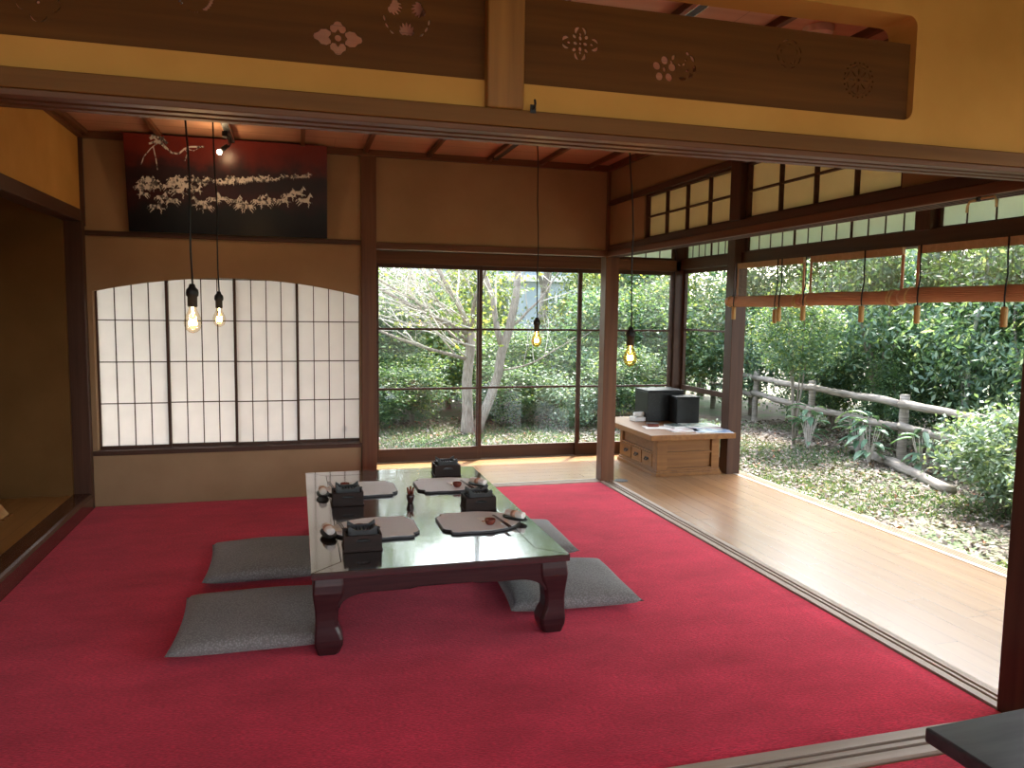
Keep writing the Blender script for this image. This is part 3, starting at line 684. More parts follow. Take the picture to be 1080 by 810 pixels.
seats = [('front left', (1.842, -2.142), PI, 'nearest the camera on the left side'), ('rear left', (1.842, -1.372), PI, 'farther back on the left side'),
         ('front right', (1.944, -2.140), 0, 'nearest the camera on the right side'), ('rear right', (1.952, -1.362), 0, 'farther back on the right side')]
first = set()
def putt(key, x, y, z, rz, label, cat, group):
    o = S0[key]
    if key in first: o = copy_tree(o)
    first.add(key); o.location = (x, y, z); o.rotation_euler = (0, 0, rz); tag(o, label, cat, group)
    return o
TT = TZ+.0002
for nm, (x, y), rz, wh in seats:
    left = rz > 1; side = 'left' if left else 'right'
    near = 'front' in nm; c_, s_ = math.cos(rz), math.sin(rz)
    def W(u, v): return (x+u*c_-v*s_, y+u*s_+v*c_)
    ph = ('beside the front %s cushion' if near else 'beside the rear %s cushion') % side
    putt('mat', x, y, TT, rz, 'grey shaped place mat on the table %s' % ph, 'place mat', 'place mats on the table')
    bx_, by_ = {'front left': (1.580, -2.385), 'rear left': (1.568, -1.635), 'front right': (2.190, -1.868), 'rear right': (2.180, -1.058)}[nm]
    putt('brazier', bx_, by_, TT, 0, {'front left': 'small dark wooden brazier at the front left corner of the table', 'rear left': 'small dark wooden brazier on the left side, behind the nearest mat',
        'front right': 'small dark brazier between the two mats on the right side', 'rear right': 'small dark brazier at the far end of the table'}[nm], 'brazier', 'braziers on the table')
    cx, cy = {'front left': (1.585, -2.185), 'rear left': (1.572, -1.345), 'front right': (2.165, -2.215), 'rear right': (2.168, -1.452)}[nm]
    putt('cup', cx, cy, TT+.012, 0, 'small red-brown cup on the grey mat %s' % ph, 'cup', 'cups on the mats')
    tx, ty, ta = {'front left': (1.452, -2.205, 1.75), 'rear left': (1.452, -1.470, 1.6), 'front right': (2.302, -2.145, 2.2), 'rear right': (2.292, -1.430, 2.2)}[nm]
    if left:
        q = putt('tray', tx, ty, TT+.0117, ta, 'small black oval tray under the towel %s' % ph, 'tray', 'towel trays')
        putt('towel', tx, ty, TT+.0117+.0045, ta, 'rolled white towel in a brown band on a tray %s' % ph, 'towel', 'rolled towels')
        putt('sleeve', tx+.062, ty+.052, TT+.012, ta, 'pale folded paper sleeve lying on the mat %s' % ph, 'paper sleeve', 'paper sleeves on the mats')
        putt('chop', cx-.055, cy-.09, TT+.0117, PI/2+.12, 'dark chopsticks lying on the mat %s' % ph, 'chopsticks', 'chopsticks on the mats')
    else:
        q = putt('tray', tx, ty, TT+.0117, ta, 'small black oval tray under the towel %s' % ph, 'tray', 'towel trays')
        putt('towel', tx, ty, TT+.0117+.0045, ta, 'rolled white towel in a brown band on a tray %s' % ph, 'towel', 'rolled towels')
        putt('sleeve', cx-.008, cy+.065, TT+.012, .25, 'pale folded paper sleeve lying on the mat %s' % ph, 'paper sleeve', 'paper sleeves on the mats')
        putt('chop', cx+.045, cy+.125, TT+.0117, -PI/2+.12, 'dark chopsticks lying on the mat %s' % ph, 'chopsticks', 'chopsticks on the mats')
# three-armed little vase in the table centre
v = empty('toothpick_holder', (1.878, -1.690, TT), label='small dark holder with three upright fingers in the table centre', cat='holder')
MB().lathe([(.011,0),(.015,.003),(.014,.008),(.018,.018),(.021,.030),(.019,.040),(.014,.044),(.004,.045)], n=18).build('body', M['chop'], v, smooth=True)
for dx, dz, dy in ((-.014,.078,.0),(.001,.082,.004),(.015,.078,-.002)):
    MB().tube([(dx*.5, dy, .036), (dx*.8, dy, .058), (dx, dy, dz)], [.0068, .0062, .0045], 10).build('finger', M['cup'], v, smooth=True)

# ------------------------------------------------------------------ floor cushions
def zabuton(cx, cy, w_, d_, rz, label, seed):
    n_ = 28; rnd = random.Random(seed); vt = []; vb = []
    for j in range(n_+1):
        for i in range(n_+1):
            u = -1+2*i/n_; v = -1+2*j/n_
            e = (1-abs(u)**2.6)*(1-abs(v)**2.6); e = max(e, 0)**.34
            pin = 1-.055*(1-abs(v)**2)*abs(u)**4; pin2 = 1-.055*(1-abs(u)**2)*abs(v)**4
            x = u*w_/2*pin; y = v*d_/2*pin2
            wob = .004*math.sin(5*u+seed)*math.cos(4*v+seed*1.7)
            z = .042+e*(.052+wob)
            vt.append((x, y, z)); vb.append((x, y, .042-max(e, .0)*.0405 if e > .001 else .042))
    m = MB(); nn = n_+1; fs = []; off = nn*nn
    for j in range(n_):
        for i in range(n_):
            a = j*nn+i; fs.append((a, a+1, a+nn+1, a+nn)); fs.append((off+a, off+a+nn, off+a+nn+1, off+a+1))
    m.add(vt+vb, fs)
    o = m.build('floor_cushion', M['zabuton'], smooth=True)
    b_ = bmesh.new(); b_.from_mesh(o.data); bmesh.ops.remove_doubles(b_, verts=b_.verts, dist=.0006); bmesh.ops.recalc_face_normals(b_, faces=b_.faces); b_.to_mesh(o.data); b_.free()
    for p in o.data.polygons: p.use_smooth = True
    o.location = (cx, cy, -.0005); o.rotation_euler = (0, 0, rz)
    return tag(o, label, 'cushion', 'grey woven floor cushions around the table')
zabuton(1.165, -2.315, .62, .60, .0, 'grey woven floor cushion on the left of the table, nearest the camera', 1)
zabuton(1.190, -1.530, .60, .60, .02, 'grey woven floor cushion on the left of the table, farther back', 2)
zabuton(2.505, -2.215, .60, .58, -.045, 'grey woven floor cushion right of the table, behind its front right leg', 3)
zabuton(2.480, -1.470, .60, .60, -.04, 'grey woven floor cushion right of the table, mostly hidden farther back', 4)

# ------------------------------------------------------------------ black table cut by the lower right corner
bt = empty('low_table', (3.345, -4.505, -.012), .045, label='black wooden low table cut off at the lower right corner', cat='table')
box(-.56, .56, -.42, .42, .305, .342).build('top', M['ebony'], bt, bevel=.006)
for sx in (-1, 1):
    for sy in (-1, 1): box(sx*.44-.03, sx*.44+.03, sy*.32-.03, sy*.32+.03, .0, .305).build('leg', M['ebony'], bt, bevel=.004)
for s_ in (-1, 1): box(-.41, .41, s_*.32-.011, s_*.32+.011, .25, .305).build('apron', M['ebony'], bt)

# ------------------------------------------------------------------ low chest on the veranda
cb = empty('low_chest', (4.37, .38, 0), label='low brown wooden chest with overhanging top and small drawers on the veranda', cat='chest')
def cbx(m, x0, x1, y0, y1, z0, z1): return m.box(x0-4.37, x1-4.37, y0-.38, y1-.38, z0, z1)
cbx(MB(), 3.955, 4.69, -.15, .90, .318, .362).build('top', M['tansu'], cb, bevel=.003)
k = MB(); cbx(k, 4.075, 4.66, .0, .77, 0, .028); cbx(k, 4.083, 4.652, .008, .762, .028, .045); k.build('plinth', M['tansu'], cb, bevel=.003)
cbx(MB(), 4.115, 4.625, .040, .74, .045, .318).build('body', M['tansu_d'], cb)
k = MB()
for x0, x1 in ((4.09, 4.18), (4.575, 4.645)): cbx(k, x0, x1, .015, .05, .045, .318)
cbx(k, 4.18, 4.575, .015, .045, .296, .318); cbx(k, 4.18, 4.575, .016, .045, .178, .194); cbx(k, 4.18, 4.575, .015, .045, .045, .062)
k.build('end_frame', M['tansu_x'], cb, bevel=.002)
for z0, z1 in ((.062, .180), (.192, .296)): cbx(MB(), 4.185, 4.57, .036, .041, z0, z1).build('end_panel', M['tansu_x'], cb)
k = MB(); cbx(k, 4.09, 4.12, .05, .10, .045, .318); cbx(k, 4.09, 4.12, .70, .755, .045, .318); cbx(k, 4.09, 4.12, .10, .70, .172, .186); cbx(k, 4.09, 4.12, .10, .70, .045, .056); cbx(k, 4.09, 4.12, .10, .70, .305, .318)
for y in (.297, .497): cbx(k, 4.092, 4.12, y-.007, y+.007, .056, .172)
k.build('side_frame', M['tansu'], cb, bevel=.002)
cbx(MB(), 4.108, 4.117, .10, .70, .186, .305).build('side_panel', M['tansu_d'], cb)
for y0, y1 in ((.103, .287), (.307, .487), (.507, .697)):
    d = cbx(MB(), 4.086, 4.116, y0, y1, .060, .168).build('drawer', M['tansu'], cb, bevel=.003)
    ym = (y0+y1)/2-.38; x = 4.086-4.37
    k = MB(); k.tube([(x, ym-.026, .122), (x-.014, ym-.020, .108), (x-.016, ym, .104), (x-.014, ym+.020, .108), (x, ym+.026, .122)], .0045, 8); k.box(x-.003, x, ym-.034, ym+.034, .112, .130)
    k.build('handle', M['black'], d)
def onchest(name, label, cat, x, y, rz, group=None): return empty(name, (x, y, .3625), rz, label=label, cat=cat, group=group)
t = onchest('lacquer_box', 'taller black lacquer box with reflections painted in and a flat lid at the back of the chest', 'box', 4.425, .690, 0)
box(-.17,.17,-.13,.13,0,.255).build('body', M['chestblack'], t, bevel=.004); box(-.172,.172,-.132,.132,.256,.272).build('lid', M['black'], t, bevel=.004)
t = onchest('lacquer_box', 'smaller plain black lacquer box in front of the taller one', 'box', 4.560, .475, 0)
box(-.105,.105,-.075,.075,0,.215).build('body', M['black'], t, bevel=.004); box(-.107,.107,-.077,.077,.216,.230).build('lid', M['black'], t, bevel=.004)
t = onchest('paper_roll', 'white cloth roll lying on grey boxes at the chest left back', 'paper roll', 4.235, .640, .1)
k = MB(); k.lathe([(.004,-.07),(.02,-.07),(.021,0),(.02,.07),(.004,.07)], (0,0,.0), 14, 'y')
o = k.build('roll', M['cream'], t, smooth=True); o.rotation_euler = (0, 0, PI/2); o.location = (0, 0, .056); box(-.09,.09,-.05,.05,0,.034).build('tray', M['white'], t, bevel=.003)
t = onchest('small_box', 'small dark red lacquer box on white paper on the chest', 'box', 4.170, .285, -.15)
box(-.048,.048,-.032,.032,.0015,.024).build('body', M['cup'], t, bevel=.002); box(-.05,.05,-.034,.034,.0245,.030).build('lid', M['brazier'], t, bevel=.002)
t = tag(box(-.11,.11,-.08,.08,0,.001).build('paper_sheet', M['cream']), 'white paper sheet under the small dark red box', 'paper'); t.location = (4.19, .235, .3625); t.rotation_euler = (0, 0, -.2)
t = onchest('notebook', 'dark green covered notebook beside the magazines', 'notebook', 4.345, .225, .15)
box(-.055,.055,-.075,.075,0,.016).build('pages', M['cream'], t); box(-.057,.057,-.077,.077,.0162,.019).build('cover', surf('green_cover', (.03,.05,.045), (.05,.08,.07), 20, rough=.4), t)
def mag(x, y, rz, z, c1, c2, label, s=1):
    t = empty('magazine', (x, y, .3625+z), rz, label=label, cat='magazine', group='magazines on the chest')
    box(-.105*s,.105*s,-.148*s,.148*s,0,.004).build('pages', M['cream'], t)
    box(-.106*s,.106*s,-.149*s,.149*s,.0042,.0052).build('cover', surf('cover_'+label[:12], c1, c2, 14, rough=.25, lo=.45, hi=.55, detail=2), t)
mag(4.565, .155, 1.35, 0, (.62,.50,.62), (.75,.72,.78), 'pale lilac magazine at the right end of the chest top')
mag(4.575, .235, 1.48, .0056, (.66,.68,.60), (.35,.45,.42), 'pale yellow and grey magazine lying on the lilac one')
mag(4.545, -.030, 1.30, 0, (.30,.42,.62), (.70,.75,.80), 'blue and white brochure at the front edge of the chest')
mag(4.325, .045, 1.55, 0, (.80,.78,.76), (.66,.52,.50), 'white leaflet lying left of the blue brochure', .8)
d = empty('floor_cover', (3.752, -.062, .0005), label='small dark round cover plate on the veranda floor by the pillar', cat='floor plate')
MB().lathe([(.002,0),(.052,0),(.054,.002),(.050,.004),(.002,.004)], n=24).build('disc', M['iron'], d); MB().lathe([(.040,.0035),(.044,.0052),(.046,.0035)], n=24).build('ring', M['black'], d)

# ------------------------------------------------------------------ pendants, tracks, spot lamp, detector
def bulbprof(r):
    return [(.0125,0),(.0135,-.009),(.0175,-.021),(r*.84,-.038),(r*.98,-.052),(r,-.060),(r*.93,-.073),(r*.74,-.084),(r*.42,-.092),(.003,-.095)]
def track(x, label):
    t = empty('lighting_track', (x, -1.85, 2.362), label=label, cat='lighting track', group='lighting tracks on the ceiling')
    k = MB(); k.box(-.017,.017,-1.68,1.58,-.020,0); k.build('rail', M['black'], t, bevel=.002)
    k = MB(); k.box(-.0195,-.0165,-1.68,1.58,-.021,-.004); k.box(.0165,.0195,-1.68,1.58,-.021,-.004); k.build('edge_strip', M['steel'], t)
    box(-.019,.019,1.58,1.62,-.024,0).build('end_cap', M['black'], t)
track(.95, 'black lighting track on the ceiling above the two left bulbs'); track(2.67, 'black lighting track on the ceiling above the two right bulbs')
def pendant(x, y, zc, xt, glassm, label):
    """zc is the height of the bulb centre"""
    ztop = 2.342; t = empty('pendant_lamp', (x, y, ztop), label=label, cat='pendant lamp', group='bare bulb pendants over the table')
    zs = zc+.056-ztop                                          # where glass meets socket
    k = MB(); rnd = random.Random(int(x*1000)); L = zs+.075
    pts = [(xt-x, 0, -.03)] + [((xt-x)*(1-i/8)**3 + .0025*math.sin(i*1.7), .0025*math.cos(i*2.1), -.03+(L+.03)*i/8) for i in range(1, 9)]
    k.tube(pts, .0033, 8); k.build('cord', M['black'], t, smooth=True)
    q = box(-.016+xt-x, .016+xt-x, -.035, .035, -.034, 0).build('track_adapter', M['black'], t, bevel=.003)
    MB().lathe([(.004,.078),(.009,.077),(.012,.066),(.0195,.058),(.0215,.046),(.0205,.036),(.0165,.032),(.0165,.0),(.0145,-.004),(.006,-.004)], (0,0,zs), 18).build('socket', M['black'], t, smooth=True)
    bl = MB().lathe(bulbprof(.030), (0,0,zs), 24).build('bulb', glassm, t, smooth=True)
    f = MB(); 
    f.tube([(.0095*math.cos(a), .0095*math.sin(a), zs-.048-.018*(0.5+.5*math.cos(a*4))) for a in np.linspace(0, 2*PI, 33)], .0042, 6)
    f.tube([(0,0,zs-.004),(0,0,zs-.036)], [.004,.002], 8); f.build('filament', M['filament'], bl)
    lt = bpy.data.lights.new('bulb_light', 'POINT'); lt.energy = 2.2; lt.color = (1,.66,.34); lt.shadow_soft_size = .018
    lo = bpy.data.objects.new('bulb_light', lt); COL.objects.link(lo); lo.location = (x, y, zc)
pendant(.979, -2.60, 1.252, .95, M['bulb'], 'clear bare bulb on a black cord, larger of the left pair')
pendant(.968, -1.50, 1.247, .95, M['bulb'], 'clear bare bulb on a black cord, smaller of the left pair')
pendant(2.688, -1.20, 1.135, 2.67, M['amber'], 'amber bare bulb hanging before the back glass doors')
pendant(2.746, -2.40, 1.108, 2.67, M['amber'], 'amber bare bulb hanging just right of the corner pillar')
sp_ = empty('spot_lamp', (.935, -.52, 2.342), label='small spot lamp with a glowing bulb before the horse picture', cat='spot lamp')
box(-.015,.015,-.035,.035,-.03,0).build('track_adapter', M['black'], sp_, bevel=.003)
k = MB(); k.tube([(.0,0,-.02),(.028,.0,-.028),(.034,.004,-.06),(.018,.006,-.084),(-.004,.004,-.092)], .004, 8); k.tube([(.006,.01,-.02),(.022,.012,-.05),(.014,.01,-.085)], .0025, 6); k.build('arm', M['black'], sp_, smooth=True)
k = MB(); k.tube([(.012,.002,-.075),(-.010,0,-.096),(-.022,-.002,-.106)], [.010,.014,.013], 12); k.build('socket', M['black'], sp_, smooth=True)
k = MB(); rings = []
for th in np.linspace(.02, PI-.02, 9): rings.append([(-.034+.0135*math.sin(th)*math.cos(a), -.004+.0135*math.sin(th)*math.sin(a), -.120+.0135*math.cos(th)) for a in np.linspace(0, 2*PI, 14, endpoint=False)])
k.loft(rings); k.build('bulb', M['hot'], sp_, smooth=True)
lt = bpy.data.lights.new('spot_lamp_light', 'POINT'); lt.energy = 1.6; lt.color = (1,.62,.32); lt.shadow_soft_size = .03; lo = bpy.data.objects.new('spot_lamp_light', lt); COL.objects.link(lo); lo.location = (.89, -.50, 2.205)
sd = empty('smoke_detector', (3.250, -2.915, 2.39), label='round cream smoke detector on the ceiling above the right transom board', cat='smoke detector')
MB().lathe([(.004,-.032),(.040,-.032),(.052,-.024),(.056,-.008),(.056,0),(.004,0)], n=24).build('body', M['white'], sd, smooth=False); MB().lathe([(.003,-.040),(.018,-.038),(.022,-.032)], n=18).build('sensor_cap', M['cream'], sd)

# ------------------------------------------------------------------ picture with running horses
pc = empty('wall_picture', (.925, -.056, 1.778), label='wide dark red picture of white running horses above the arched window', cat='picture')
pc.rotation_euler = (math.radians(9), 0, 0)
PW, PH = .615, .602
box(-PW, PW, -.006, .010, 0, PH).build('canvas', M['painting'], pc)
k = MB(); k.box(-PW, PW, .010, .028, 0, .03); k.box(-PW, PW, .010, .028, PH-.03, PH); k.box(-PW, -PW+.03, .010, .028, .03, PH-.03); k.box(PW-.03, PW, .010, .028, .03, PH-.03); k.build('stretcher', M['dark_x'], pc)
HORSE = [(-.50,.18),(-.46,.30),(-.36,.34),(-.20,.31),(-.02,.32),(.14,.36),(.24,.50),(.33,.62),(.37,.70),(.40,.63),(.50,.54),(.58,.45),(.56,.41),(.46,.45),(.38,.45),(.34,.32),(.30,.20),(.42,.12),(.54,.14),(.60,.04),(.57,.03),(.52,.10),(.40,.06),(.28,.10),
         (.36,-.02),(.30,-.14),(.34,-.22),(.30,-.23),(.25,-.13),(.29,-.02),(.18,.10),(.0,.08),(-.16,.10),(-.20,.02),(-.32,-.04),(-.44,-.16),(-.47,-.15),(-.38,-.02),(-.28,.06),(-.34,.12),(-.46,.04),(-.58,-.06),(-.60,-.04),(-.48,.10),(-.42,.20),(-.47,.24),(-.58,.16),(-.64,.04),(-.66,.10),(-.60,.24)]
def horse(m, cx, cz, s_, flip, rnd, sq=1.0):
    rot = rnd.uniform(-.12, .12); c_, d_ = math.cos(rot), math.sin(rot); y0 = -.0064-rnd.random()*.0006
    pts = []
    for u, v in HORSE:
        u = u*s_*(-1 if flip else 1)*sq; v = v*s_; pts.append((cx+u*c_-v*d_, cz+u*d_+v*c_))
    m.prism(pts, y0, y0+.0008, 'y')
rnd = random.Random(11); k = MB()
def P2(px, py): return (-PW+2*PW*(px-134)/(344-134), PH*(1-(py-(144+(px-134)*.066))/(100-(px-134)*.028)))   # photo detail -> canvas place
for px, py, s_, fl in ((163,222,.115,0),(170,212,.105,0),(178,216,.12,1),(186,206,.12,0),(193,200,.11,1),(150,208,.085,1),(158,200,.085,0),(146,200,.065,0),(208,218,.115,1),(214,222,.10,1),(222,214,.10,0),(231,213,.095,1),(244,216,.10,0),(250,221,.10,0),(256,222,.12,1),(269,216,.10,0),(276,218,.11,1),(282,214,.09,1),(296,216,.115,0),(302,210,.105,0),(312,208,.11,0),(319,216,.12,0),(205,204,.08,0),(176,200,.09,0)):
    x, z = P2(px, py); horse(k, x, z, s_*.92, fl, rnd, .82)
k.build('painted_horses', M['horse'], pc)
k = MB()
for i in range(95):
    f_ = rnd.random(); px = 146+f_*180; py = 203-14*f_**1.3-rnd.random()*9*(1-f_)-rnd.random()*3
    x, z = P2(px, py); horse(k, x, z, .062-.036*f_, rnd.random() < .5, rnd, .9)
k.build('painted_far_herd', M['horse'], pc)
k = MB()
def strip(pts, w_):
    for a, b_ in zip(pts[:-1], pts[1:]):
        (x0, z0_), (x1, z1_) = P2(*a), P2(*b_); L = math.hypot(x1-x0, z1_-z0_) or 1e-6; nx, nz = -(z1_-z0_)/L*w_/2, (x1-x0)/L*w_/2
        k.prism([(x0+nx, z0_+nz), (x0-nx, z0_-nz), (x1-nx, z1_-nz), (x1+nx, z1_+nz)], -.0068, -.006, 'y')
strip([(170,152),(175,158),(181,164),(188,165),(194,160),(200,158),(214,158)], .010); strip([(170,152),(160,160),(153,168),(150,176)], .005); strip([(163,158),(165,170),(166,181)], .005); strip([(194,160),(197,164),(194,172)], .005); strip([(196,160),(203,162),(209,159)], .004)
strip([(160,150),(166,147),(172,150),(177,155)], .018); strip([(159,155),(168,152),(176,160)], .012); strip([(162,146),(170,155)], .012); strip([(165,156),(174,148)], .010)
k.build('painted_branch', M['horse'], pc)

# ------------------------------------------------------------------ bamboo blinds on the veranda opening
XB = 4.715
def rope_ring(m, y, z, r): m.tube([(r*math.cos(a), y+.006*math.sin(2*a), z+r*math.sin(a)) for a in np.linspace(0, 2*PI, 18)], .0065, 6, cap=False)
def blind(y0, y1, zr, s0, s1, cords, label):
    """y0 > y1; zr roll height; cords: (y, toggle z)"""
    t = empty('bamboo_blind', (XB, (y0+y1)/2, 1.70), label=label, cat='blind', group='half rolled bamboo blinds on the veranda'); yc = (y0+y1)/2
    def Y_(y): return y-yc
    def Z_(z): return z-1.70
    k = MB(); n_ = 26; r = .041
    A = np.linspace(0, 2*PI, n_*2, endpoint=False)
    ringf = lambda y, rr: [((rr+(.0012 if i % 2 else -.0012))*math.cos(a), y, Z_(zr)+(rr+(.0012 if i % 2 else -.0012))*math.sin(a)) for i, a in enumerate(A)]
    k.loft([ringf(Y_(y), r*(1+.03*math.sin(9*y))) for y in np.linspace(y0, y1, 14)]); k.build('roll', M['bamboo'], t)
    k = MB()
    for z in np.arange(zr+.035, 1.665, .0040): k.box(-.001, .001, Y_(s1), Y_(s0), Z_(z), Z_(z+.0021))
    k.build('screen', M['reed'], t)
    k = MB()
    yy = s0
    while yy > s1: k.box(-.002, -.0008, Y_(yy)-.0009, Y_(yy)+.0009, Z_(zr+.03), Z_(1.66)); yy -= .075
    k.build('thread', M['reed'], t)
    for y in (s0, s1): box(-.003, .003, Y_(y)-.009, Y_(y)+.009, Z_(zr+.02), Z_(1.66)).build('edge_band', M['bamboo'], t)
    box(-.012, .012, Y_(s1), Y_(s0), Z_(1.658), Z_(1.702)).build('header', M['headcloth'], t, bevel=.002)
    for y in (y0-.05, y1+.05, y1+.075):
        k = MB(); rope_ring(k, Y_(y), Z_(zr), .044); k.build('rope_tie', M['hemp'], t, smooth=True)
    for (y, tz) in cords:
        k = MB(); yt = y+.03
        k.tube([(-.016, Y_(yt), Z_(1.705)), (-.018, Y_(yt-.004), Z_(1.60)), (-.020, Y_(yt-.012), Z_(1.52)), (-.044, Y_(y+.004), Z_(zr+.03)), (-.050, Y_(y), Z_(zr-.02)), (-.045, Y_(y), Z_(tz+.035))], .0042, 6)
        c_ = k.build('pull_cord', M['black'], t, smooth=True)
        MB().lathe([(.004,-.060),(.014,-.060),(.0165,-.052),(.0165,.034),(.013,.040),(.004,.041)], (-.045, Y_(y), Z_(tz)), 14).build('toggle', M['toggle'], c_)
blind(.070, -.895, 1.402, -.045, -.880, ((-.075, 1.320), (-.625, 1.300), (-.675, 1.315)), 'bamboo blind half rolled up, next to the glass corner')
blind(-.915, -1.795, 1.412, -.955, -1.790, ((-.95, 1.325), (-1.52, 1.325)), 'middle bamboo blind half rolled up on the veranda opening')
blind(-1.815, -2.80, 1.425, -1.905, -2.78, ((-1.965, 1.325), (-2.52, 1.318)), 'bamboo blind half rolled up, nearest the front pillar')
# rope left on the lintel near the front pillar
rp = empty('rope_loop', (3.60, -3.37, 1.716), label='short tan rope with a black clip hanging under the right lintel', cat='rope')
k = MB(); k.tube([(0,.06,-.046),(0,.058,-.022),(0,.05,-.009),(0,.0,-.004),(0,-.05,-.003),(0,-.058,-.016),(0,-.060,-.040)], .0042, 6); k.build('rope', M['hemp'], rp, smooth=True)
MB().lathe([(.003,-.012),(.009,-.009),(.010,.002),(.004,.008)], (0,.012,-.002), 10).build('clip', M['black'], rp)

# ------------------------------------------------------------------ garden
def mesh_np(name, V, Fq, mat):
    me = bpy.data.meshes.new(name); nv, nf = len(V), len(Fq)
    me.vertices.add(nv); me.vertices.foreach_set('co', V.astype(np.float32).ravel())
    me.loops.add(nf*4); me.loops.foreach_set('vertex_index', Fq.astype(np.int32).ravel())
    me.polygons.add(nf); me.polygons.foreach_set('loop_start', np.arange(0, nf*4, 4, dtype=np.int32)); me.polygons.foreach_set('loop_total', np.full(nf, 4, dtype=np.int32))
    me.update(calc_edges=True); me.materials.append(mat); return me
def leaves(C, Nrm, size, aspect, rng, name, mat, droop=0):
    """one folded rhombic leaf per centre"""
    n_ = len(C); t = rng.normal(size=(n_, 3)); t -= (t*Nrm).sum(1, keepdims=True)*Nrm; t /= np.linalg.norm(t, axis=1, keepdims=True)+1e-9
    t[:, 2] -= droop; t /= np.linalg.norm(t, axis=1, keepdims=True)
    b_ = np.cross(Nrm, t); b_ /= np.linalg.norm(b_, axis=1, keepdims=True)+1e-9
    L = (size*rng.uniform(.6, 1.35, n_))[:, None]; Wd = L*aspect
    V = np.stack([C-t*L*.5, C+b_*Wd*.5-t*L*.05, C+t*L*.5, C-b_*Wd*.5-t*L*.05], 1).reshape(-1, 3)
    return mesh_np(name, V, np.arange(n_*4).reshape(-1, 4), mat)
def crown(seed, n_, rx, rz, zc, size, aspect, mat, clumps=40, clump_r=.28, flat=.5, droop=.2, name='foliage'):
    rng = np.random.default_rng(seed)
    d = rng.normal(size=(clumps, 3)); d /= np.linalg.norm(d, axis=1, keepdims=True); rad = rng.uniform(.35, 1.0, clumps)**.6
    cc = d*rad[:, None]*np.array([rx, rx, rz])*.85
    k = rng.integers(0, clumps, n_); off = rng.normal(size=(n_, 3))*clump_r*np.array([1, 1, .6])
    C = cc[k]+off; C[:, 2] += zc; C[:, 2] = np.maximum(C[:, 2], .03)
    Nn = rng.normal(size=(n_, 3)); Nn[:, 2] = np.abs(Nn[:, 2])+flat; Nn += .5*cc[k]/max(rx, rz); Nn /= np.linalg.norm(Nn, axis=1, keepdims=True)
    return leaves(C, Nn, size, aspect, rng, name, mat, droop)
G1 = leafmat('leaf_evergreen', [(0,(0.037,0.076,0.044)),(.45,(0.070,0.136,0.073)),(.8,(0.121,0.206,0.103)),(1,(0.235,0.308,0.139))])
G2 = leafmat('leaf_mid', [(0,(0.050,0.100,0.056)),(.5,(0.095,0.170,0.095)),(.85,(0.160,0.239,0.126)),(1,(0.315,0.345,0.136))])
G3 = leafmat('leaf_yellowgreen', [(0,(0.070,0.111,0.048)),(.5,(0.136,0.190,0.074)),(.85,(0.257,0.294,0.102)),(1,(0.471,0.435,0.133))])
G4 = leafmat('leaf_bluegreen', [(0,(0.059,0.117,0.085)),(.5,(0.118,0.207,0.150)),(.85,(0.211,0.306,0.211)),(1,(0.447,0.511,0.363))])
G5 = leafmat('leaf_pale', [(0,(0.084,0.141,0.097)),(.5,(0.148,0.222,0.150)),(.85,(0.227,0.304,0.212)),(1,(0.342,0.400,0.303))], .3)
FOL = [crown(1, 11000, 1.0, 1.25, 1.35, .075, .5, G1, 60, .20), crown(2, 10000, 1.0, 1.2, 1.35, .075, .55, G2, 56, .20), crown(3, 8000, 1.05, 1.2, 1.3, .07, .6, G3, 50, .22),
       crown(4, 11000, 1.1, 1.3, 1.4, .085, .38, G4, 60, .22, droop=.6), crown(5, 9000, 1.0, .8, .8, .085, .5, G5, 46, .2)]
def stems(seed, h, spread, n_, r, mat, parent, name='stem'):
    rnd = random.Random(seed); m = MB()
    for i in range(n_):
        a = rnd.uniform(0, 2*PI); d = rnd.uniform(.3, 1)*spread
        pts = [(.06*math.cos(a)*rnd.random(), .06*math.sin(a)*rnd.random(), -.05)]
        for q in range(1, 6):
            f_ = q/5; pts.append((d*f_**1.4*math.cos(a)+rnd.uniform(-.03, .03), d*f_**1.4*math.sin(a)+rnd.uniform(-.03, .03), h*f_*rnd.uniform(.93, 1.05)))
        m.tube(pts, [r*(1-.75*q/5) for q in range(6)], 7)
    return m.build(name, mat, parent, smooth=True)
rnd = random.Random(3)
SH = {0: ('dense dark evergreen bush standing in the hedge', 'bush'), 1: ('leafy mid green bush standing in the hedge', 'bush'), 2: ('sunny yellow green bush standing in the hedge', 'bush'), 3: ('drooping blue green bush standing in the hedge', 'bush'), 4: ('low pale green bush with large leaves at the hedge foot', 'bush')}
STEM0 = {}
def shrub(x, y, kind, sx=1, sz=1, label=None, group='bushes of the garden hedge', name='garden_bush', zoff=0):
    t = empty(name, (x, y, GZ+zoff), rnd.uniform(0, 2*PI), label=label or SH[kind][0], cat='bush', group=group if not label else None)
    t.scale = (sx, sx, sz)
    o = bpy.data.objects.new('foliage', FOL[kind]); COL.objects.link(o); o.parent = t
    if kind not in STEM0: STEM0[kind] = stems(kind+20, 1.9 if kind != 4 else 1.0, .6, 5, .035, M['bark'], t)
    else: c_ = STEM0[kind].copy(); COL.objects.link(c_); c_.parent = t
    return t
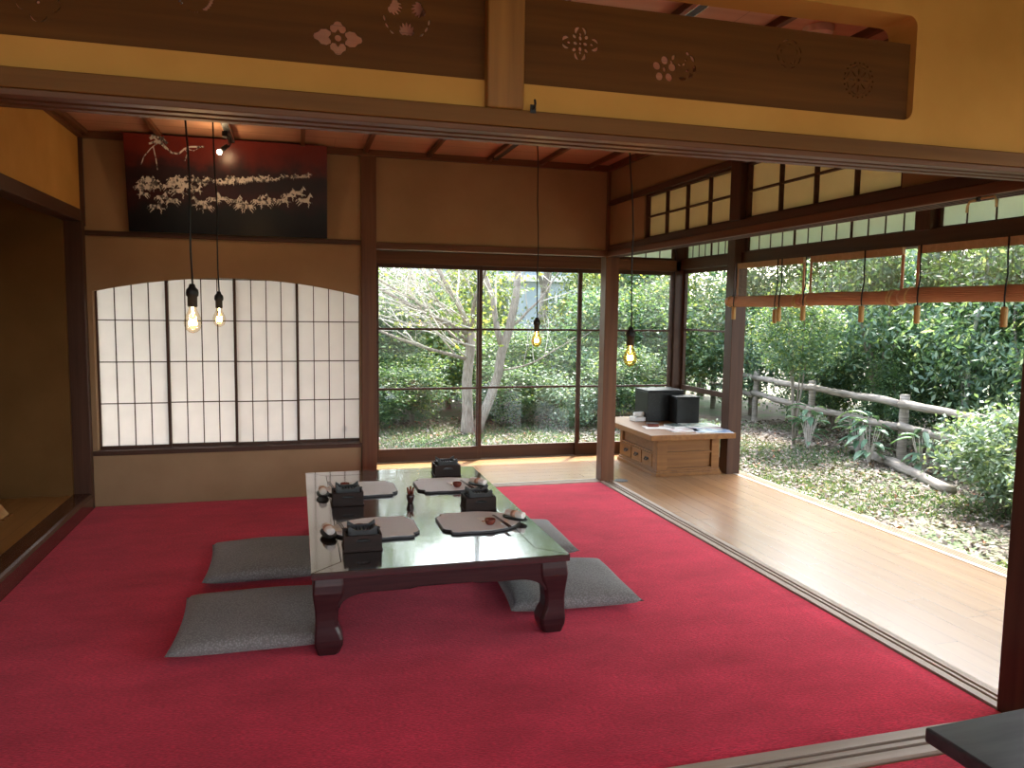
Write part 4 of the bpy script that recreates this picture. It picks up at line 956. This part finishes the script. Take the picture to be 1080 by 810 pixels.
# behind the back glass doors, near row then rear row
for x, y, kd, sx, sz in ((1.0,7.4,1,1.1,1.0),(2.2,7.0,0,1.0,.95),(3.1,7.4,1,1.0,1.0),(3.9,7.9,2,.9,.8),(4.6,6.8,1,.85,.62),(5.5,7.2,0,.95,.58),(6.4,6.9,3,1.0,.85),(7.3,6.6,1,1.0,.95),(8.2,7.4,2,1.1,1.1),
                         (1.4,9.6,2,1.4,1.35),(2.9,9.9,0,1.3,1.2),(4.4,10.2,2,1.2,.95),(7.9,9.6,1,1.4,1.45),(6.75,8.4,2,.85,1.25),(4.6,8.7,2,.8,1.2),(9.6,9.2,3,1.4,1.4),
                         (2.4,5.75,0,.62,.42),(3.0,6.1,1,.6,.45),(4.4,5.9,0,.7,.42),(5.3,5.6,4,.6,.55),(6.2,5.6,1,.7,.5)): shrub(x, y, kd, sx, sz)
# beyond the fence on the right
for x, y, kd, sx, sz in ((8.9,6.2,3,1.0,1.0),(9.6,5.0,0,1.05,1.1),(9.5,3.8,3,1.1,1.15),(9.9,2.6,0,1.1,1.15),(9.5,1.5,3,1.05,1.1),(9.7,.4,1,1.1,1.1),(9.4,-.8,3,1.1,1.1),(9.3,-2.0,0,1.1,1.1),
                         (11.4,7.6,1,1.5,1.5),(12.2,5.8,3,1.5,1.6),(12.4,4.0,2,1.4,1.45),(12.6,2.2,1,1.5,1.6),(12.5,.4,2,1.4,1.5),(12.2,-1.5,1,1.5,1.6),(8.9,4.5,1,.55,.55),(9.0,2.9,0,.5,.5)): shrub(x, y, kd, sx, sz)
yt = shrub(7.75, 3.35, 1, .62, .95, 'slender light green young tree before the fence at its farther visible post', name='young_tree')
for c_ in kids(yt):
    if c_.name.startswith('foliage'): c_.location.z = .75; c_.scale = (.95, .95, .62)
    else: c_.scale = (.7, .7, 1.15)
shrub(7.62, -.15, 4, .68, .72, 'large pale green bush covering the fence at the right edge'); shrub(7.35, -1.15, 4, .66, .66, 'pale green bush by the front pillar, cut by it')
shrub(6.2, 2.9, 4, .38, .30, 'small low clump of leaves at the grass edge beside the outer post')
# broad-leaved plants along the fence
def broadleaf(x, y, seed, label):
    t = empty('broadleaf_plant', (x, y, GZ), label=label, cat='plant', group='broad leaved plants along the fence'); rng = np.random.default_rng(seed); m = MB()
    for i in range(26):
        a = rng.uniform(0, 2*PI); L = rng.uniform(.13, .23); h = rng.uniform(.10, .58); r0 = rng.uniform(.02, .12); tilt = rng.uniform(-.5, .5)
        d = Vector((math.cos(a), math.sin(a), 0)); s_ = Vector((-math.sin(a), math.cos(a), 0)); b0 = Vector((r0*math.cos(a), r0*math.sin(a), h))
        w_ = L*.20; rows = []
        for f_, ww in ((0,.15),(.25,.85),(.5,1),(.75,.7),(1,.03)):
            c_ = b0+d*L*f_+Vector((0,0,L*(tilt*f_-.5*f_*f_+.15*f_))); rows.append([c_-s_*w_*ww+Vector((0,0,.015)), c_, c_+s_*w_*ww+Vector((0,0,.015))])
        vs = [p for r in rows for p in r]; fs = []
        for q in range(4): fs += [(q*3, q*3+1, q*3+4, q*3+3), (q*3+1, q*3+2, q*3+5, q*3+4)]
        m.add(vs, fs)
    m.build('leaf_cluster', G5B, t)
    k = MB()
    for i in range(7): a = i*.9; k.tube([(0,0,-.02), (.05*math.cos(a), .05*math.sin(a), .2), (.12*math.cos(a), .12*math.sin(a), .45)], [.008,.006,.004], 6)
    k.build('stem', M['twig'], t)
G5B = leafmat('leaf_broad', [(0,(.05,.12,.07)),(.5,(.11,.21,.13)),(1,(.24,.34,.24))], .25)
for i, (x, y, lb) in enumerate(((8.10, 2.55, 'broad leaved plant against the fence between its two visible posts'), (7.85, 2.05, 'broad leaved plant just left of the bare fence post'), (7.95, 1.35, 'broad leaved plant just right of the bare fence post'), (7.75, 3.05, 'broad leaved plant at the foot of the farther fence post'))): broadleaf(x, y, 40+i, lb)
# post-and-rail fence
fc = empty('rail_fence', (8.15, 1.87, GZ), label='weathered grey post and rail fence between the lawn and the hedge', cat='fence')
pp = [(8.75, 7.2), (8.50, 5.45), (8.27, 3.72), (8.15, 1.87), (7.95, .45), (7.70, -1.1)]
def irregular(m, a, b_, r, sq, seed):
    rr = random.Random(seed); pts = [Vector(a).lerp(Vector(b_), i/7)+Vector((rr.uniform(-.006,.006), rr.uniform(-.006,.006), rr.uniform(-.010,.010))) for i in range(8)]
    m.tube(pts, [r*rr.uniform(.9, 1.1) for _ in pts], 8); return m
for i, (x, y) in enumerate(pp):
    k = MB(); irregular(k, (x-8.15, y-1.87, -.1), (x-8.15+.01, y-1.87, .84), .050, 1, i); k.build('post', M['fence'], fc, smooth=True)
for i in range(len(pp)-1):
    for z, s_ in ((.735, 1), (.455, 2)):
        (x0, y0), (x1, y1) = pp[i], pp[i+1]
        k = MB(); irregular(k, (x0-8.15-.045, y0-1.87, z+.02*((i+s_) % 2)), (x1-8.15-.045, y1-1.87, z), .046, 1, i*3+s_); o = k.build('rail', M['fence'], fc, smooth=True)
for i, (a, b_, lb) in enumerate((((8.33, 2.95, GZ+.06), (7.98, 1.90, GZ+.05), 'old grey log lying under the fence between its posts'), ((8.02, 1.95, GZ+.055), (7.52, .50, GZ+.05), 'old grey log lying on the ground toward the right bush'))):
    k = MB(); irregular(k, a, b_, .058, 1, 70+i); o = k.build('fallen_log', M['fence'], smooth=True, loc=a); tag(o, lb, 'log')
# multi-stemmed tree behind the left glass door
rt = random.Random(8)
def limb(m, p, d, L, r, depth, twigs, kmax=7):
    p = Vector(p); d = Vector(d).normalized(); pts = [p.copy()]; rad = [r]; q = p.copy(); dd = d.copy()
    for i in range(kmax):
        dd = (dd+Vector((rt.uniform(-.16,.16), rt.uniform(-.16,.16), rt.uniform(-.08,.14)))).normalized(); q = q+dd*L/kmax; pts.append(q.copy()); rad.append(r*(1-.62*(i+1)/kmax))
        if depth > 0 and i >= 1 and rt.random() < .85:
            a = Vector((rt.uniform(-1,1), rt.uniform(-1,1), rt.uniform(-.25,.6))).normalized(); nd = (dd*.55+a*.8).normalized()
            limb(twigs, q, nd, L*rt.uniform(.42,.62), rad[-1]*.5, depth-1, twigs, 6)
    m.tube(pts, rad, 9 if r > .03 else 5)
tt = empty('garden_tree', (3.66, 5.15, GZ), label='grey multi stemmed tree with bare twigs behind the left glass door', cat='tree')
tw_ = MB(); m1 = MB()
m1.tube([(0,0,-.1),(0,0,.04),(.0,0,.35),(-.01,.02,.75),(.03,.02,1.15),(.05,.0,1.45)], [.125,.098,.078,.074,.072,.066], 12)
limb(m1, (.04,0,1.40), (-.75,-.15,.45), 1.8, .040, 3, tw_); limb(m1, (.05,0,1.42), (-.28,.1,1), 1.7, .045, 3, tw_); limb(m1, (.02,0,1.05), (-1,.1,.22), 1.9, .030, 3, tw_); limb(m1, (.05,0,1.42), (-.05,-.4,1), 1.3, .034, 3, tw_);
for q_ in range(15): limb(tw_, (.02+rt.uniform(-.25,.1), rt.uniform(-.2,.1), rt.uniform(1.0,1.7)), (rt.uniform(-1,-.1), rt.uniform(-.5,.5), rt.uniform(.0,.9)), rt.uniform(1.4,2.1), .014, 3, tw_, 7)
limb(m1, (.03,0,1.3), (-1,-.4,.5), 1.9, .028, 3, tw_); limb(m1, (.03,0,1.2), (-.8,.5,.6), 1.7, .026, 3, tw_)
m1.build('trunk', M['bark'], tt, smooth=True)
m2 = MB(); m2.tube([(.12,.02,-.1),(.18,.02,.15),(.34,.04,.50),(.46,.05,.85),(.50,.05,1.15),(.60,.04,1.45),(.70,.02,1.95),(.74,.0,2.6)], [.095,.082,.070,.066,.070,.062,.056,.04], 12)
limb(m2, (.60,.04,1.5), (.7,0,.5), 1.3, .022, 2, tw_); limb(m2, (.52,.04,1.2), (-.15,.1,1), 1.7, .05, 2, tw_); limb(m2, (.48,.04,.9), (.9,-.2,.15), 1.2, .016, 3, tw_)
m2.build('trunk', M['bark'], tt, smooth=True)
tw_.build('twigs', M['twig'], tt, smooth=True)
o = bpy.data.objects.new('foliage', crown(31, 800, 1.3, .8, 2.0, .075, .5, G3, 40, .22)); COL.objects.link(o); o.parent = tt
# slim pale tree beyond the fence
s2 = empty('garden_tree', (9.05, 1.95, GZ), label='slim pale trunked tree with light branches beyond the fence', cat='tree'); tw_ = MB(); m1 = MB()
limb(m1, (0,0,-.1), (.02,.0,1), 2.9, .036, 2, tw_, 9); m1.build('trunk', M['palebark'], s2, smooth=True); tw_.build('twigs', M['palebark'], s2, smooth=True)
# taller trees added behind the hedge to block the low sky
def talltree(x, y, h, kind, label=None):
    t = empty('garden_tree', (x, y, GZ), rnd.uniform(0, 6), label=label or 'tall tree added behind the hedge to block the low sky', cat='tree', group=None if label else 'tall trees behind the hedge')
    m = MB(); tw = MB(); limb(m, (0,0,-.1), (.03,.02,1), h*.85, .13, 1, tw, 8); m.build('trunk', M['bark'], t, smooth=True); tw.build('branches', M['bark'], t, smooth=True)
    o = bpy.data.objects.new('foliage', FOL[kind]); COL.objects.link(o); o.parent = t; o.location = (0, 0, h*.40); o.scale = (1.35, 1.35, h/5.0)
for x, y, h, kd in ((11.8,6.4,6.6,1),(12.6,4.6,7.2,0),(12.6,2.4,6.6,1),(12.8,.2,7.0,3),(12.4,-2.0,6.6,1),(10.6,8.6,6.8,3),(9.0,10.6,6.6,1),(6.9,11.2,7.0,0),(4.9,11.6,6.2,2),(3.1,11.2,6.8,1),(1.3,11.0,6.4,2),(12.0,-4.4,6.6,0)): talltree(x, y, h, kd)
# pale house glimpsed through the leaves
hs = empty('house', (7.9, 17.0, GZ), label='pale blue grey house glimpsed between leaves behind the back doors', cat='house')
box(-3.2, 3.2, -2.2, 2.2, -.1, 4.6).build('wall', M['house'], hs)
MB().prism([(-3.6,4.6),(3.6,4.6),(0,6.2)], -2.6, 2.6, 'y').build('roof', M['house_roof'], hs)
for x in (-1.6, .9):
    f = MB(); f.box(x-.62, x+.62, -2.25, -2.19, 1.15, 2.2); o = f.build('window', M['white'], hs); box(x-.55, x+.55, -2.262, -2.245, 1.22, 2.13).build('pane', M['house_win'], o)
box(-3.25, 3.25, -2.32, -2.19, 2.55, 2.72).build('eave_band', M['white'], hs)
# ground, litter, grass
gm, nt, bs = newmat('garden_soil')
r, n, mp = noisecol(nt, (.105,.080,.060), (.19,.155,.125), 9, detail=8, lo=.3, hi=.7)
r2, n2, mp2 = noisecol(nt, (0,0,0), (1,1,1), 1.1, detail=4, lo=.42, hi=.62)
mx = N(nt, 'ShaderNodeMixRGB'); mx.inputs[2].default_value = (.105,.155,.070,1); nt.links.new(r2.outputs['Color'], mx.inputs[0]); nt.links.new(r.outputs['Color'], mx.inputs[1]); nt.links.new(mx.outputs[0], bs.inputs['Base Color']); bs.inputs['Roughness'].default_value = .95; bump(nt, bs, n.outputs['Fac'], .8, .03)
struct(box(-40, 60, -40, 60, GZ-.3, GZ).build('ground', gm))
def scatter(rng, n_, region):
    P_ = np.column_stack([rng.uniform(region[0], region[1], n_), rng.uniform(region[2], region[3], n_)]); return P_[(P_[:, 0] > 4.95) | (P_[:, 1] > 1.15)]
rng = np.random.default_rng(77)
P_ = np.vstack([scatter(rng, 26000, (4.95, 9.4, -3.2, 5.5)), scatter(rng, 12000, (1.5, 7.5, 1.15, 6.8))])
Cc = np.column_stack([P_, np.full(len(P_), GZ+.008)+rng.uniform(0, .025, len(P_))]); Nn = rng.normal(size=(len(P_), 3))*.45; Nn[:, 2] = 1; Nn /= np.linalg.norm(Nn, axis=1, keepdims=True)
lit = leafmat('leaf_litter', [(0,(.050,.036,.027)),(.35,(.115,.085,.066)),(.7,(.21,.170,.140)),(.92,(.36,.32,.28)),(1,(.30,.09,.03))], .1, .7)
o = bpy.data.objects.new('leaf_litter', leaves(Cc, Nn, .055, .5, rng, 'leaf_litter', lit)); COL.objects.link(o); tag(o, 'brown fallen leaves scattered over the garden ground', 'fallen leaves', kind='stuff')
def blades(P_, h, w_, rng, name, mat):
    n_ = len(P_); a = rng.uniform(0, 2*PI, n_); H = h*rng.uniform(.4, 1.3, n_); lean = rng.normal(size=(n_, 2))*.5
    B = np.column_stack([P_, np.full(n_, GZ)]); s_ = np.column_stack([np.cos(a), np.sin(a), np.zeros(n_)])*w_/2
    T = B+np.column_stack([lean[:, 0]*H, lean[:, 1]*H, H]); V = np.stack([B-s_, B+s_, T+s_*.25, T-s_*.25], 1).reshape(-1, 3)
    return mesh_np(name, V, np.arange(n_*4).reshape(-1, 4), mat)
gr = leafmat('grass_blade', [(0,(.05,.11,.05)),(.5,(.085,.155,.075)),(.85,(.16,.22,.10)),(1,(.32,.31,.16))], .3)
def clumpmask(P_, thr):
    v = np.sin(P_[:, 0]*2.1+1.3*np.sin(P_[:, 1]*1.7))+np.sin(P_[:, 1]*2.6+P_[:, 0]*.9); return P_[v > thr]
PA = clumpmask(scatter(rng, 52000, (4.95, 8.9, -3.2, 5.0)), .15); PB = scatter(rng, 34000, (1.5, 7.5, 1.2, 6.0)); PC = scatter(rng, 9000, (4.95, 5.75, -3.0, 2.5))
o = bpy.data.objects.new('grass', blades(np.vstack([PA, PB, PC]), .040, .011, rng, 'grass', gr)); COL.objects.link(o); tag(o, 'short thin green grass growing over the garden ground', 'grass', kind='stuff')

# ------------------------------------------------------------------ light
wd = bpy.data.worlds.new('sky'); sc.world = wd; wd.use_nodes = True; nt = wd.node_tree; bg = nt.nodes['Background']
sk = N(nt, 'ShaderNodeTexSky', sky_type='NISHITA'); sk.sun_disc = False; sk.sun_elevation = math.radians(50); sk.sun_rotation = math.radians(37); sk.air_density = 1.2; sk.dust_density = 2.5
hs_ = N(nt, 'ShaderNodeHueSaturation'); hs_.inputs['Saturation'].default_value = .55; nt.links.new(sk.outputs[0], hs_.inputs['Color']); nt.links.new(hs_.outputs[0], bg.inputs['Color'])
bg.inputs['Strength'].default_value = .95
sn = bpy.data.lights.new('sun', 'SUN'); sn.energy = 10; sn.angle = math.radians(.6); sn.color = (1,.95,.84); so = bpy.data.objects.new('sun', sn); COL.objects.link(so)
sd_ = Vector((.36, .47, .80)).normalized(); so.rotation_euler = sd_.to_track_quat('Z', 'Y').to_euler(); so.location = (10, 12, 20)

sc.view_settings.view_transform = 'Standard'; sc.view_settings.look = 'None'; sc.view_settings.gamma = 1; sc.view_settings.use_curve_mapping = False
sc.view_settings.exposure = .74
sc.cycles.max_bounces = 12; sc.cycles.diffuse_bounces = 6; sc.cycles.glossy_bounces = 4; sc.cycles.transmission_bounces = 6; sc.cycles.transparent_max_bounces = 16
sc.cycles.caustics_reflective = False; sc.cycles.caustics_refractive = False; sc.cycles.use_denoising = True
